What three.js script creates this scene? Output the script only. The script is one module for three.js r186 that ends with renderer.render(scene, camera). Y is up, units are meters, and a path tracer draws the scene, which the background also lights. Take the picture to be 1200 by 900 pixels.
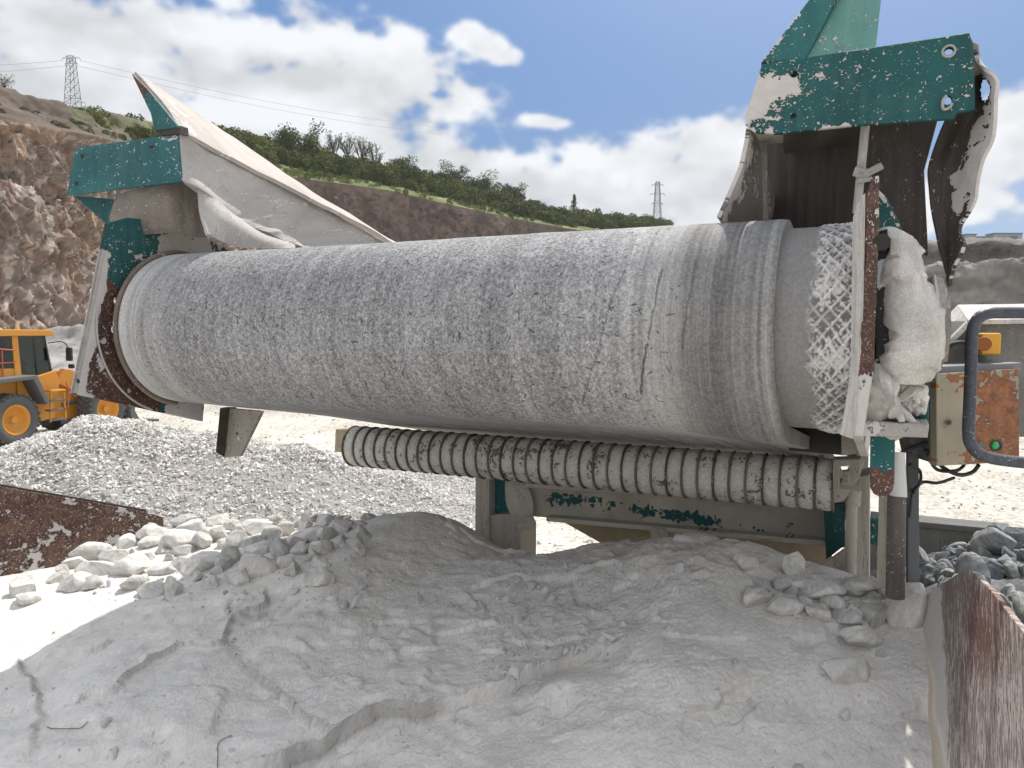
import * as THREE from 'three';
import { mergeGeometries, mergeVertices } from 'three/addons/utils/BufferGeometryUtils.js';
import { RoundedBoxGeometry } from 'three/addons/geometries/RoundedBoxGeometry.js';

// ------------------------------------------------------------------ camera, sky, sun, exposure
const V3 = (x, y, z) => new THREE.Vector3(x, y, z);
const F = 906, EYE = 3.4, TH = Math.atan(65 / F);
const scene = new THREE.Scene();
const camera = new THREE.PerspectiveCamera(2 * Math.atan(450 / F) * 180 / Math.PI, 4 / 3, 0.05, 6000);
camera.position.set(0, EYE, 0);
camera.rotation.set(-TH, 0, 0);
scene.add(camera);
const renderer = new THREE.WebGLRenderer({ antialias: true });
renderer.toneMapping = THREE.LinearToneMapping;
renderer.toneMappingExposure = 1.68;
renderer.shadowMap.enabled = true;
const SUN_AZ = 24.5, SUN_EL = 55, SUN_I = 2.95;
const deg = Math.PI / 180;
const sunDir = V3(Math.sin(SUN_AZ * deg) * Math.cos(SUN_EL * deg), Math.sin(SUN_EL * deg), -Math.cos(SUN_AZ * deg) * Math.cos(SUN_EL * deg));
const sun = new THREE.DirectionalLight(new THREE.Color(1, 0.96, 0.89), SUN_I);
sun.position.copy(sunDir).multiplyScalar(60); sun.castShadow = true; sun.shadow.radius = 1;
Object.assign(sun.shadow.camera, { left: -40, right: 40, top: 40, bottom: -40, near: 1, far: 200 });
sun.shadow.mapSize.set(4096, 4096);
scene.add(sun);

// ------------------------------------------------------------------ noise
function rng(seed) { let a = seed >>> 0; return () => { a = (a + 0x6D2B79F5) | 0; let t = Math.imul(a ^ (a >>> 15), 1 | a); t = (t + Math.imul(t ^ (t >>> 7), 61 | t)) ^ t; return ((t ^ (t >>> 14)) >>> 0) / 4294967296; }; }
const PERM = new Uint16Array(8192), VAL = new Float32Array(4096);
{ const r = rng(7); const p = Array.from({ length: 4096 }, (_, i) => i); for (let i = 4095; i > 0; i--) { const j = Math.floor(r() * (i + 1)); [p[i], p[j]] = [p[j], p[i]]; } for (let i = 0; i < 8192; i++) PERM[i] = p[i & 4095]; for (let i = 0; i < 4096; i++) VAL[i] = r(); }
const h2 = (x, y) => VAL[PERM[(PERM[x & 4095] + y) & 4095]];
const h3 = (x, y, z) => VAL[PERM[(PERM[(PERM[x & 4095] + y) & 4095] + z) & 4095]];
const sm = (t) => t * t * (3 - 2 * t);
const lerp = (a, b, t) => a + (b - a) * t;
const clamp = (x, a = 0, b = 1) => x < a ? a : x > b ? b : x;
const sstep = (a, b, x) => sm(clamp((x - a) / (b - a)));
function n2(x, y) { const xi = Math.floor(x), yi = Math.floor(y), fx = sm(x - xi), fy = sm(y - yi); return lerp(lerp(h2(xi, yi), h2(xi + 1, yi), fx), lerp(h2(xi, yi + 1), h2(xi + 1, yi + 1), fx), fy); }
function n3(x, y, z) { const xi = Math.floor(x), yi = Math.floor(y), zi = Math.floor(z), fx = sm(x - xi), fy = sm(y - yi), fz = sm(z - zi); return lerp(lerp(lerp(h3(xi, yi, zi), h3(xi + 1, yi, zi), fx), lerp(h3(xi, yi + 1, zi), h3(xi + 1, yi + 1, zi), fx), fy), lerp(lerp(h3(xi, yi, zi + 1), h3(xi + 1, yi, zi + 1), fx), lerp(h3(xi, yi + 1, zi + 1), h3(xi + 1, yi + 1, zi + 1), fx), fy), fz); }
function fb2(x, y, o = 4) { let s = 0, a = 0.5, t = 0; for (let i = 0; i < o; i++) { s += a * n2(x, y); t += a; a *= 0.5; x = x * 2.03 + 17.3; y = y * 2.03 + 9.1; } return s / t; }
function fb3(x, y, z, o = 4) { let s = 0, a = 0.5, t = 0; for (let i = 0; i < o; i++) { s += a * n3(x, y, z); t += a; a *= 0.5; x = x * 2.03 + 17.3; y = y * 2.03 + 9.1; z = z * 2.03 + 4.7; } return s / t; }
function vor3(x, y, z) { const xi = Math.floor(x), yi = Math.floor(y), zi = Math.floor(z); let a = 9, b = 9, id = 0, cx = 0, cy = 0, cz = 0; for (let i = -1; i <= 1; i++) for (let j = -1; j <= 1; j++) for (let k = -1; k <= 1; k++) { const X = xi + i, Y = yi + j, Z = zi + k; const dx = X + h3(X, Y, Z) - x, dy = Y + h3(X + 57, Y, Z + 3) - y, dz = Z + h3(X, Y + 91, Z + 7) - z; const d = dx * dx + dy * dy + dz * dz; if (d < a) { b = a; a = d; id = h3(X + 5, Y + 31, Z + 17); cx = dx; cy = dy; cz = dz; } else if (d < b) b = d; } return [Math.sqrt(a), Math.sqrt(b), id, cx, cy, cz]; }

// ------------------------------------------------------------------ sky: air and clouds, computed by direction
const pxAz = (px) => Math.atan((px - 600) / F) / deg;
const pxEl = (px, py) => Math.atan((385 - py) / F * Math.cos(pxAz(px) * deg)) / deg;
{
  const W = 2048, H = 1024, data = new Float32Array(W * H * 4);
  // cloud banks as soft ellipses in azimuth and elevation (degrees), plus wind-torn edges from noise
  const blobs = [[60, 110, 330, 112, 1.0], [250, 105, 230, 66, 0.9], [430, 105, 150, 56, 0.95], [505, 108, 90, 32, 0.8], [330, 185, 240, 40, 0.6], [562, 58, 32, 20, 0.85], [586, 72, 26, 13, 0.85], [600, 80, 14, 8, 0.6], [545, 48, 16, 9, 0.6], [628, 147, 20, 8, 0.75], [650, 150, 18, 6, 0.7], [500, 205, 190, 36, 0.85], [660, 225, 170, 36, 0.9], [850, 188, 140, 50, 1.0], [900, 230, 260, 60, 0.9], [1180, 150, 70, 40, 0.9], [1160, 195, 120, 30, 0.55], [1000, 260, 300, 25, 0.6], [1130, 235, 30, 8, 0.35], [275, 8, 30, 9, 0.4]]
    .map(([x, y, rx, ry, k]) => [pxAz(x), pxEl(x, y), rx / F / deg * Math.cos(pxAz(x) * deg) ** 2, ry / F / deg, k]);
  for (let j = 0; j < H; j++) {
    const el = ((j + 0.5) / H - 0.5) * 180, se = Math.sin(el * deg), ce = Math.cos(el * deg);
    for (let i = 0; i < W; i++) {
      const lon = ((i + 0.5) / W - 0.5) * 2 * Math.PI, dx = ce * Math.cos(lon), dz = ce * Math.sin(lon), k = (j * W + i) * 4;
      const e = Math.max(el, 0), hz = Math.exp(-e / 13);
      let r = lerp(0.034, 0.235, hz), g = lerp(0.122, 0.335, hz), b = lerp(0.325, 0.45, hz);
      const cs = dx * sunDir.x + se * sunDir.y + dz * sunDir.z, glow = Math.exp((cs - 1) * 11) * 0.8 + Math.exp((cs - 1) * 60) * 1.2;  // glow around the unseen sun, strengthened to lift the shade
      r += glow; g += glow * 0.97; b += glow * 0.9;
      if (el > -2) {
        let az = Math.atan2(dx, -dz) / deg;
        const wx = fb3(dx * 9, se * 14, dz * 9, 4) - 0.5, wy = fb3(dx * 9 + 40, se * 14, dz * 9, 4) - 0.5;
        let m = 0;
        if (Math.abs(az) < 75 && el < 42) for (const [ba, be, ra, re, kk] of blobs) { const ex = (az - ba + wx * Math.min(7, ra * 0.55)) / ra, ey = (el - be + wy * Math.min(4, re * 0.8)) / re, q = ex * ex + ey * ey; if (q < 3) { const c = kk * Math.exp(-q * 1.05); m = 1 - (1 - m) * (1 - c); } }
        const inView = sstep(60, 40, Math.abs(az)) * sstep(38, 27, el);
        const gen = sstep(0.3, 0.5, fb3(dx * 2.6 + 3, se * 5.2, dz * 2.6, 5)) * 0.95 + Math.exp(-e / 7) * 0.3;  // clouds out of view, made denser and brighter to fill the shade
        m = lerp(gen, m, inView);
        const det = fb3(dx * 24, se * 40, dz * 24, 7);
        let c = sstep(0.37, 0.66, m * 0.9 + (det - 0.5) * 1.5 * (0.3 + m * 0.6) + (fb3(dx * 70, se * 110, dz * 70, 4) - 0.5) * 0.35 * m);
        c *= sstep(-1, 1, el) * 0.97;
        const up = fb3(dx * 13 + 7, se * 26 + 0.5, dz * 13, 5), dn = fb3(dx * 13 + 7, se * 26 - 0.55, dz * 13, 5);
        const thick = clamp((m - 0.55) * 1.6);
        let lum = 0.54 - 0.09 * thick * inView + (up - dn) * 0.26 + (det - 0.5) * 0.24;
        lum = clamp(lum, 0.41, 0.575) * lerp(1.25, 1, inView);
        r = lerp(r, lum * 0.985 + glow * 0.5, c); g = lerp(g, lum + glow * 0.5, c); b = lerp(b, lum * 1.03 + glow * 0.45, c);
      }
      if (el < -1) { const q = sstep(-1, -8, el); r = lerp(r, 0.3, q); g = lerp(g, 0.29, q); b = lerp(b, 0.28, q); }
      data[k] = r; data[k + 1] = g; data[k + 2] = b; data[k + 3] = 1;
    }
  }
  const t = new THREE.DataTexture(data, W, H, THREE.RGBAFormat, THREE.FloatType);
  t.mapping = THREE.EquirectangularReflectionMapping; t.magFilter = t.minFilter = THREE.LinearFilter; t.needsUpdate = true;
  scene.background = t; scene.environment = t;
}

// ------------------------------------------------------------------ frames and picture measurements
const CT = Math.cos(TH), ST = Math.sin(TH), CAM = V3(0, EYE, 0);
function ray(px, py) { const u = (px - 600) / F, v = (450 - py) / F; return V3(u, -ST + v * CT, -CT - v * ST); }
const P = (px, py, d) => ray(px, py).multiplyScalar(d).add(CAM);
function proj(p) { const y = p.y - EYE, z = p.z; const depth = -(y * ST) * 1 - z * CT; const up = y * CT - z * ST; return [600 + F * p.x / depth, 450 - F * up / depth, depth]; }
// conveyor frame: s runs along the head drum (left to right), t level and away down the conveyor, h up from the drum axis
const D0 = V3(-0.95, EYE, -2.24), AX = V3(0.8998, 0, 0.4363), BX = V3(0.4363, 0, -0.8998), TAN = Math.tan(12 * deg);
const C = (s, t, h) => D0.clone().addScaledVector(AX, s).addScaledVector(BX, t).add(V3(0, h, 0));
const BD = BX.clone().add(V3(0, -TAN, 0)).normalize();
function hit(px, py, q, n) { const r = ray(px, py); return CAM.clone().addScaledVector(r, (q.clone().sub(CAM).dot(n)) / r.dot(n)); }
const onT = (px, py, t) => hit(px, py, C(0, t, 0), BX);
const onS = (px, py, s) => hit(px, py, C(s, 0, 0), AX);
const onY = (px, py, y) => hit(px, py, V3(0, y, 0), V3(0, 1, 0));
const sOf = (p) => p.clone().sub(D0).dot(AX), tOf = (p) => p.clone().sub(D0).dot(BX);
const TT = (t, ...list) => list.map(([x, y, dt = 0]) => onT(x, y, t + dt));

// ------------------------------------------------------------------ scene building helpers
const used = {};
function numbered(n) { if (!(n in used)) { used[n] = 0; return n; } used[n]++; return n + '_' + String(used[n]).padStart(3, '0'); }
function shade(o) { o.castShadow = o.receiveShadow = true; return o; }
function tag(o, label, category, group, kind) { if (label) o.userData.label = label; if (category) o.userData.category = category; if (group) o.userData.group = group; if (kind) o.userData.kind = kind; return o; }
function thing(name, label, category, pos = V3(0, 0, 0), group) { const g = new THREE.Group(); g.name = numbered(name); g.position.copy(pos); g.userData.o = undefined; delete g.userData.o; scene.add(g); ORG.set(g, pos.clone()); return tag(g, label, category, group); }
const ORG = new WeakMap();
// part: geometry given in world metres (or in the thing's frame when local is true)
function part(name, geo, mat, parent, local = false, label) {
  const m = shade(new THREE.Mesh(geo, mat)); m.name = name;
  const o = ORG.get(parent); if (!local && o) geo.translate(-o.x, -o.y, -o.z); if (o) ORG.set(m, o);
  parent.add(m); if (label) m.userData.label = label; return m;
}
function setting(name, geo, mat, label) { const m = shade(new THREE.Mesh(geo, mat)); m.name = name; scene.add(m); return tag(m, label, null, null, 'structure'); }
function merge(list) { return mergeGeometries(list.map((g) => { const q = g.index ? g.toNonIndexed() : g.clone(); for (const k of Object.keys(q.attributes)) if (!['position', 'normal', 'uv'].includes(k)) q.deleteAttribute(k); return q; })); }
// plate: a flat outline in space given real thickness along dir (away from the viewer by default); uv fills the outline's box
function frameOf(pts) {
  const n = V3(0, 0, 0); for (let i = 0; i < pts.length; i++) { const a = pts[i], b = pts[(i + 1) % pts.length]; n.x += (a.y - b.y) * (a.z + b.z); n.y += (a.z - b.z) * (a.x + b.x); n.z += (a.x - b.x) * (a.y + b.y); }
  n.normalize(); const cen = pts.reduce((q, p) => q.add(p), V3(0, 0, 0)).multiplyScalar(1 / pts.length);
  if (n.dot(cen.clone().sub(CAM)) < 0) n.negate();
  let ux = V3(0, 1, 0).cross(n); if (ux.length() < 0.25) ux = V3(1, 0, 0).addScaledVector(n, -n.x); ux.normalize(); if (Math.abs(ux.x) < 0.3 ? ux.dot(BX) < 0 : ux.x < 0) ux.negate();
  let uy = n.clone().cross(ux).normalize(); if (uy.y < 0) uy.negate(); const zz = ux.clone().cross(uy);
  const to2 = (p) => { const q = p.clone().sub(cen); return new THREE.Vector2(q.dot(ux), q.dot(uy)); };
  const p2 = pts.map(to2); let x0 = 1e9, x1 = -1e9, y0 = 1e9, y1 = -1e9; for (const p of p2) { x0 = Math.min(x0, p.x); x1 = Math.max(x1, p.x); y0 = Math.min(y0, p.y); y1 = Math.max(y1, p.y); }
  return { n, cen, ux, uy, zz, to2, p2, x0, x1, y0, y1, uv: (p) => { const q = to2(p); return [(q.x - x0) / (x1 - x0), (q.y - y0) / (y1 - y0)]; } };
}
function plate(pts, thick, { holes = [], dir, bevel = 0.0015, metres = false } = {}) {
  const { n, cen, ux, uy, zz, to2, p2, x0, x1, y0, y1 } = frameOf(pts);
  const sh = new THREE.Shape(p2);
  for (const [hp, r, sq = 1] of holes) { const c = to2(hp), path = new THREE.Path(); path.absellipse(c.x, c.y, r, r * sq, 0, Math.PI * 2, true, 0.4); sh.holes.push(path); }
  const g = new THREE.ExtrudeGeometry(sh, { depth: thick - 2 * bevel, bevelEnabled: bevel > 0, bevelThickness: bevel, bevelSize: bevel, bevelOffset: -bevel, bevelSegments: 1, curveSegments: 10 });
  const pos = g.attributes.position, uv = g.attributes.uv, away = zz.dot(n) > 0 ? 1 : -1;
  const e = dir ? dir.clone() : n.clone(); e.normalize();
  for (let i = 0; i < pos.count; i++) { const x = pos.getX(i), y = pos.getY(i), z = pos.getZ(i) + bevel; metres ? uv.setXY(i, x + z * 0.7, y + z * 0.7) : uv.setXY(i, (x - x0) / (x1 - x0), (y - y0) / (y1 - y0)); const q = cen.clone().addScaledVector(ux, x).addScaledVector(uy, y).addScaledVector(e, z); pos.setXYZ(i, q.x, q.y, q.z); }
  if (away < 0) flip(g);
  g.computeVertexNormals(); return g;
}
function flip(g) { for (const k of ['position', 'uv']) { const a = g.attributes[k]; if (g.index || !a) continue; const s = a.itemSize; for (let i = 0; i < a.count; i += 3) for (let c = 0; c < s; c++) { const t = a.array[(i + 1) * s + c]; a.array[(i + 1) * s + c] = a.array[(i + 2) * s + c]; a.array[(i + 2) * s + c] = t; } } }
function cr(a, b, c, d, t) { const t2 = t * t, t3 = t2 * t; return 0.5 * ((2 * b) + (c - a) * t + (2 * a - 5 * b + 4 * c - d) * t2 + (3 * b - a - 3 * c + d) * t3); }
function crv(list, f) { const n = list.length - 1, x = clamp(f) * n, i = Math.min(Math.floor(x), n - 1), t = x - i, g = (k) => list[clamp(k, 0, n)]; const [a, b, c, d] = [i > 0 ? g(i - 1) : g(0).clone().multiplyScalar(2).sub(g(1)), g(i), g(i + 1), i + 2 <= n ? g(i + 2) : g(n).clone().multiplyScalar(2).sub(g(n - 1))]; return V3(cr(a.x, b.x, c.x, d.x, t), cr(a.y, b.y, c.y, d.y, t), cr(a.z, b.z, c.z, d.z, t)); }
// sheet: a smooth surface through rows of points, optionally displaced along its normal, given thickness and closed at its rim
function sheet(rows, nu, nv, { thick = 0, disp, cut, linear = false } = {}) {
  const NU = nu + 1, NV = nv + 1, pts = new Array(NU * NV);
  for (let j = 0; j < NV; j++) { for (let i = 0; i < NU; i++) { const col = rows.map((r) => linear ? linPt(r, i / nu) : crv(r, i / nu)); pts[j * NU + i] = linear ? linPt(col, j / nv) : crv(col, j / nv); } }
  const nrm = () => { const out = []; for (let j = 0; j < NV; j++) for (let i = 0; i < NU; i++) { const a = pts[j * NU + Math.min(i + 1, nu)].clone().sub(pts[j * NU + Math.max(i - 1, 0)]), b = pts[Math.min(j + 1, nv) * NU + i].clone().sub(pts[Math.max(j - 1, 0) * NU + i]); out.push(a.cross(b).normalize()); } return out; };
  let N = nrm();
  if (disp) { for (let k = 0; k < pts.length; k++) pts[k].addScaledVector(N[k], disp(pts[k], (k % NU) / nu, Math.floor(k / NU) / nv, N[k])); }
  const pos = [], uv = [], idx = [];
  const layer = (off) => { for (let k = 0; k < pts.length; k++) { const p = pts[k], n = N[k]; pos.push(p.x + n.x * off, p.y + n.y * off, p.z + n.z * off); uv.push((k % NU) / nu, 1 - Math.floor(k / NU) / nv); } };
  layer(0);
  const quad = (a, b, c, d) => idx.push(a, b, c, b, d, c);
  for (let j = 0; j < nv; j++) for (let i = 0; i < nu; i++) if (!cut || !cut((i + 0.5) / nu, (j + 0.5) / nv)) { const a = j * NU + i; quad(a, a + 1, a + NU, a + NU + 1); }
  if (thick) {
    const M = pts.length; layer(-thick);
    for (let j = 0; j < nv; j++) for (let i = 0; i < nu; i++) if (!cut || !cut((i + 0.5) / nu, (j + 0.5) / nv)) { const a = M + j * NU + i; quad(a + 1, a, a + NU + 1, a + NU); }
    const rim = []; for (let i = 0; i < nu; i++) rim.push([i + 1, i], [nv * NU + i, nv * NU + i + 1]); for (let j = 0; j < nv; j++) rim.push([j * NU, (j + 1) * NU], [(j + 1) * NU + nu, j * NU + nu]);
    for (const [a, b] of rim) { const q = pos.length / 3; for (const k of [a, b, M + a, M + b]) { pos.push(pos[k * 3], pos[k * 3 + 1], pos[k * 3 + 2]); uv.push(uv[k * 2], uv[k * 2 + 1]); } quad(q, q + 1, q + 2, q + 3); }
  }
  const g = new THREE.BufferGeometry(); g.setAttribute('position', new THREE.Float32BufferAttribute(pos, 3)); g.setAttribute('uv', new THREE.Float32BufferAttribute(uv, 2)); g.setIndex(idx); g.computeVertexNormals(); g.userData.grid = { pts, NU, NV }; return g;
}
function linPt(list, f) { const n = list.length - 1, x = clamp(f) * n, i = Math.min(Math.floor(x), n - 1); return list[i].clone().lerp(list[i + 1], x - i); }
function rod(a, b, r, r2 = r, seg = 14) { const d = b.clone().sub(a), g = new THREE.CylinderGeometry(r2, r, d.length(), seg); g.applyQuaternion(new THREE.Quaternion().setFromUnitVectors(V3(0, 1, 0), d.clone().normalize())); const m = a.clone().add(b).multiplyScalar(0.5); g.translate(m.x, m.y, m.z); return g; }
const tube = (pts, r, seg = 60, rad = 8) => new THREE.TubeGeometry(new THREE.CatmullRomCurve3(pts), seg, r, rad, false);
function box(w, h, d, x, y, z, r = 0.01) { const g = r ? new RoundedBoxGeometry(w, h, d, 1, Math.min(r, w / 3, h / 3, d / 3)) : new THREE.BoxGeometry(w, h, d); g.translate(x, y, z); return g; }
function bar(a, b, w, h) { const d = b.clone().sub(a), g = new RoundedBoxGeometry(w, d.length(), h, 1, Math.min(w, h) * 0.15); g.applyQuaternion(new THREE.Quaternion().setFromUnitVectors(V3(0, 1, 0), d.clone().normalize())); const m = a.clone().add(b).multiplyScalar(0.5); g.translate(m.x, m.y, m.z); return g; }
function colour(g, fn) { const p = g.attributes.position, n = g.attributes.normal, c = new Float32Array(p.count * 3); for (let i = 0; i < p.count; i++) { const q = fn(V3(p.getX(i), p.getY(i), p.getZ(i)), V3(n.getX(i), n.getY(i), n.getZ(i)), i); c[i * 3] = q[0]; c[i * 3 + 1] = q[1]; c[i * 3 + 2] = q[2]; } g.setAttribute('color', new THREE.BufferAttribute(c, 3)); return g; }

// ------------------------------------------------------------------ materials
const mix3 = (a, b, t) => [lerp(a[0], b[0], t), lerp(a[1], b[1], t), lerp(a[2], b[2], t)];
// a computed colour + relief texture; fn(u, v) returns [r, g, b (sRGB 0..255), height 0..1]
function tex(w, h, fn, wrap = THREE.RepeatWrapping) {
  const c = new Uint8Array(w * h * 4), b = new Uint8Array(w * h * 4);
  for (let j = 0; j < h; j++) for (let i = 0; i < w; i++) { const q = fn((i + 0.5) / w, (j + 0.5) / h), k = (j * w + i) * 4; c[k] = clamp(q[0], 0, 255); c[k + 1] = clamp(q[1], 0, 255); c[k + 2] = clamp(q[2], 0, 255); c[k + 3] = 255; const z = clamp(q[3]) * 255; b[k] = b[k + 1] = b[k + 2] = z; b[k + 3] = 255; }
  const mk = (d, srgb) => { const t = new THREE.DataTexture(d, w, h, THREE.RGBAFormat); t.wrapS = t.wrapT = wrap; t.magFilter = THREE.LinearFilter; t.minFilter = THREE.LinearFilter; if (srgb) t.colorSpace = THREE.SRGBColorSpace; t.needsUpdate = true; return t; };
  return { map: mk(c, true), bumpMap: mk(b, false) };
}
const std = (o) => new THREE.MeshStandardMaterial({ roughness: 0.85, metalness: 0, side: THREE.DoubleSide, ...o });
const lin = (r, g, b) => new THREE.Color().setRGB(r, g, b);
const TEAL = [21, 76, 77], DUST = [196, 191, 186], RUST = [74, 46, 36], PRIMER = [52, 44, 42];
// worn paint: W x H metres; dust(u,v) and rust(u,v) push patches of caked dust or bare rust, 0 = none, 1 = all
function worn({ W = 0.4, H = 0.2, px = 512, seed = 1, base = TEAL, dust = () => 0.2, rust = () => 0, film = 0.12, speck = 0.5, bump = 0.003, rough = 0.7, dustCol = DUST, edge = 0.75, grain = 0.5 }) {
  const w = Math.round(W >= H ? px : px * W / H / 4 + px * 0.2), h = Math.round(W >= H ? Math.max(px * H / W, 128) : px);
  const t = tex(w, h, (u, v) => {
    const x = u * W + seed * 3.7, y = v * H + seed * 1.9;
    const big = fb2(x * 14, y * 14, 5), mid = fb2(x * 60 + 9, y * 60, 3), fine = n2(x * 420, y * 420), streak = fb2(x * 90, y * 9, 3);
    let c = base.map((k) => k * (0.86 + 0.28 * fb2(x * 9 + 31, y * 9, 3))), z = 0.35;
    const fl = clamp(film + (streak - 0.5) * 0.25 + (big - 0.5) * 0.2); c = mix3(c, dustCol, clamp(fl) * (0.55 + 0.45 * fine));
    const rb = rust(u, v), rm = rb + (big - 0.5) * 0.9 + (mid - 0.5) * grain;
    if (rb > 0 && rm > 0.5) { c = mix3([RUST[0] + (mid - 0.5) * 60, RUST[1] + (mid - 0.5) * 38, RUST[2] + (mid - 0.5) * 26], dustCol, fine > 0.8 ? 0.5 : 0.04); z = 0.25; }
    const db = dust(u, v), dm = db + (big - 0.5) * 1.1 + (mid - 0.5) * 0.75 + (fine - 0.5) * 0.16;
    const spots = speck > 0 && n2(x * 300 + 70, y * 300 + 11) * 0.75 + n2(x * 90 + 5, y * 90 + 60) * 0.25 > 0.86 - 0.16 * speck * (0.35 + Math.max(db, 0));
    if (dm > 0.5 || spots) { const k = sstep(0.5, 0.58, dm); c = mix3(dustCol, dustCol.map((q) => q * 0.82), (1 - k) * 0.4 + (mid - 0.5) * 0.5 + (fine - 0.5) * 0.25); z = 0.7 + 0.25 * mid; }
    else if (dm > 0.455) { c = mix3(c, PRIMER, edge); z = 0.3; }
    return [c[0], c[1], c[2], z + (fine - 0.5) * 0.12];
  }, THREE.ClampToEdgeWrapping);
  if (px <= 400) delete t.bumpMap;
  return std({ ...t, bumpScale: bump, roughness: rough });
}
const gs = (u, v, cu, cv, ru, rv) => Math.exp(-(((u - cu) / ru) ** 2 + ((v - cv) / rv) ** 2));
// dusty grey steel and caked dust, uv in metres or 0..1 alike
const dustT = tex(512, 512, (u, v) => { const a = fb2(u * 9, v * 9, 5), f = n2(u * 150, v * 150), g = n2(u * 300, v * 300); const k = 176 + (a - 0.5) * 50 + (f - 0.5) * 26 + (g - 0.5) * 20; return [k * 1.01, k * 0.985, k * 0.955, 0.5 + (a - 0.5) * 0.7 + (f - 0.5) * 0.35]; });
const M = {
  cake: std({ ...dustT, color: lin(1.14, 1.14, 1.15), bumpScale: 0.0012, roughness: 1 }),
  dustySteel: worn({ W: 0.5, H: 0.5, seed: 4, base: [140, 132, 120], dust: () => 0.25, film: 0.35, speck: 0.5 }),
  frame: worn({ W: 0.5, H: 0.3, seed: 6, base: [168, 160, 144], dust: () => 0.12, film: 0.45, speck: 0.1 }),
  tan: worn({ W: 0.7, H: 0.3, seed: 8, base: [168, 150, 120], dust: () => 0.02, film: 0.2, speck: 0.1 }),
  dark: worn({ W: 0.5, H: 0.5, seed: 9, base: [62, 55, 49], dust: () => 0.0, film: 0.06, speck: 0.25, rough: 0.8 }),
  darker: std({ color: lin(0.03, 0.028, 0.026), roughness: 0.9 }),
  teal: worn({ W: 0.2, H: 0.2, seed: 10, dust: () => 0.12, film: 0.1, px: 256 }),
  bolt: std({ color: lin(0.2, 0.19, 0.18), roughness: 0.6, metalness: 0.4 }),
  rubber: std({ color: lin(0.035, 0.035, 0.038), roughness: 0.6 }),
};

// ------------------------------------------------------------------ ground
{
  const t = tex(1024, 1024, (u, v) => { const a = fb2(u * 6, v * 6, 5), b = n2(u * 180, v * 180), d = n2(u * 360, v * 360), s = fb2(u * 40, v * 7, 3); const k = 180 + (a - 0.5) * 60 + (b - 0.5) * 44 + (d - 0.5) * 40 + (s - 0.5) * 26; return [k * 1.0, k * 0.965, k * 0.90, 0.5 + (b - 0.5) * 0.5 + (d - 0.5) * 0.4 + (a - 0.5) * 0.3]; });
  t.map.repeat.set(1, 1);
  const g = new THREE.PlaneGeometry(6000, 6000, 1, 1); g.rotateX(-Math.PI / 2);
  const uv = g.attributes.uv; for (let i = 0; i < uv.count; i++) uv.setXY(i, uv.getX(i) * 6000 / 14, uv.getY(i) * 6000 / 14);
  const m = std({ ...t, bumpScale: 0.05, roughness: 1 });
  setting('ground', g, m, 'pale dusty quarry floor of crushed limestone');
}

// ------------------------------------------------------------------ rocks
function rockGeo(seed, detail = 6, flat = 0.75, cuts = 11, noise = 0.05) {
  const r = rng(seed * 977 + 13), g = mergeVertices((() => { const q = new THREE.IcosahedronGeometry(1, detail); q.deleteAttribute('normal'); q.deleteAttribute('uv'); return q; })(), 1e-4);
  const planes = []; for (let i = 0; i < cuts; i++) { const z = r() * 2 - 1, a = r() * 6.283, q = Math.sqrt(1 - z * z); planes.push([V3(q * Math.cos(a), z, q * Math.sin(a)), 0.5 + r() * 0.32]); }
  const p = g.attributes.position, sx = 0.85 + r() * 0.4, sz = 0.7 + r() * 0.35, ox = r() * 50;
  for (let i = 0; i < p.count; i++) { const q = V3(p.getX(i), p.getY(i), p.getZ(i)); for (const [n, d] of planes) { const k = q.dot(n) - d; if (k > 0) q.addScaledVector(n, -k * 0.97); } const m = 1 + (fb3(q.x * 2.5 + ox, q.y * 2.5, q.z * 2.5, 3) - 0.5) * noise * 3; p.setXYZ(i, q.x * sx * m, q.y * flat * m, q.z * sz * m); }
  g.computeVertexNormals();
  const uv = new Float32Array(p.count * 2); for (let i = 0; i < p.count; i++) { uv[i * 2] = p.getX(i) * 0.3 + p.getY(i) * 0.1; uv[i * 2 + 1] = p.getZ(i) * 0.3 + p.getY(i) * 0.2; } g.setAttribute('uv', new THREE.BufferAttribute(uv, 2));
  return g;
}
const rockT = tex(512, 512, (u, v) => { const a = fb2(u * 8, v * 8, 5), f = n2(u * 120, v * 120), g = n2(u * 300, v * 300); const k = 182 + (a - 0.5) * 62 + (f - 0.5) * 22 + (g - 0.5) * 18; return [k, k * 0.99, k * 0.975, 0.5 + (a - 0.5) * 0.8 + (g - 0.5) * 0.2]; });
const rockMats = [[1.32, 1.3, 1.26], [1.18, 1.17, 1.14], [1.42, 1.4, 1.35]].map((c) => std({ ...rockT, color: lin(...c), bumpScale: 0.006, roughness: 1 }));
const greyT = tex(512, 512, (u, v) => { const a = fb2(u * 8 + 5, v * 8, 5), f = n2(u * 140, v * 140); const d = fb2(u * 3 + 60, v * 3, 3); const k = 128 + (a - 0.5) * 90 + (f - 0.5) * 30 + (d - 0.5) * 40; return [k * 0.98, k, k * 1.01, 0.5 + (a - 0.5) * 0.9]; });
const greyMats = [[1, 1, 1], [0.75, 0.77, 0.8], [1.25, 1.22, 1.18]].map((c) => std({ ...greyT, color: lin(...c), bumpScale: 0.01, roughness: 0.95 }));
const rockGeos = Array.from({ length: 12 }, (_, i) => rockGeo(i + 1, 7, 0.62 + (i % 4) * 0.1, 10 + (i % 5), 0.04));
const sharpGeos = Array.from({ length: 8 }, (_, i) => rockGeo(i + 40, 7, 0.7 + (i % 3) * 0.12, 8 + (i % 3), 0.05));
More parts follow.
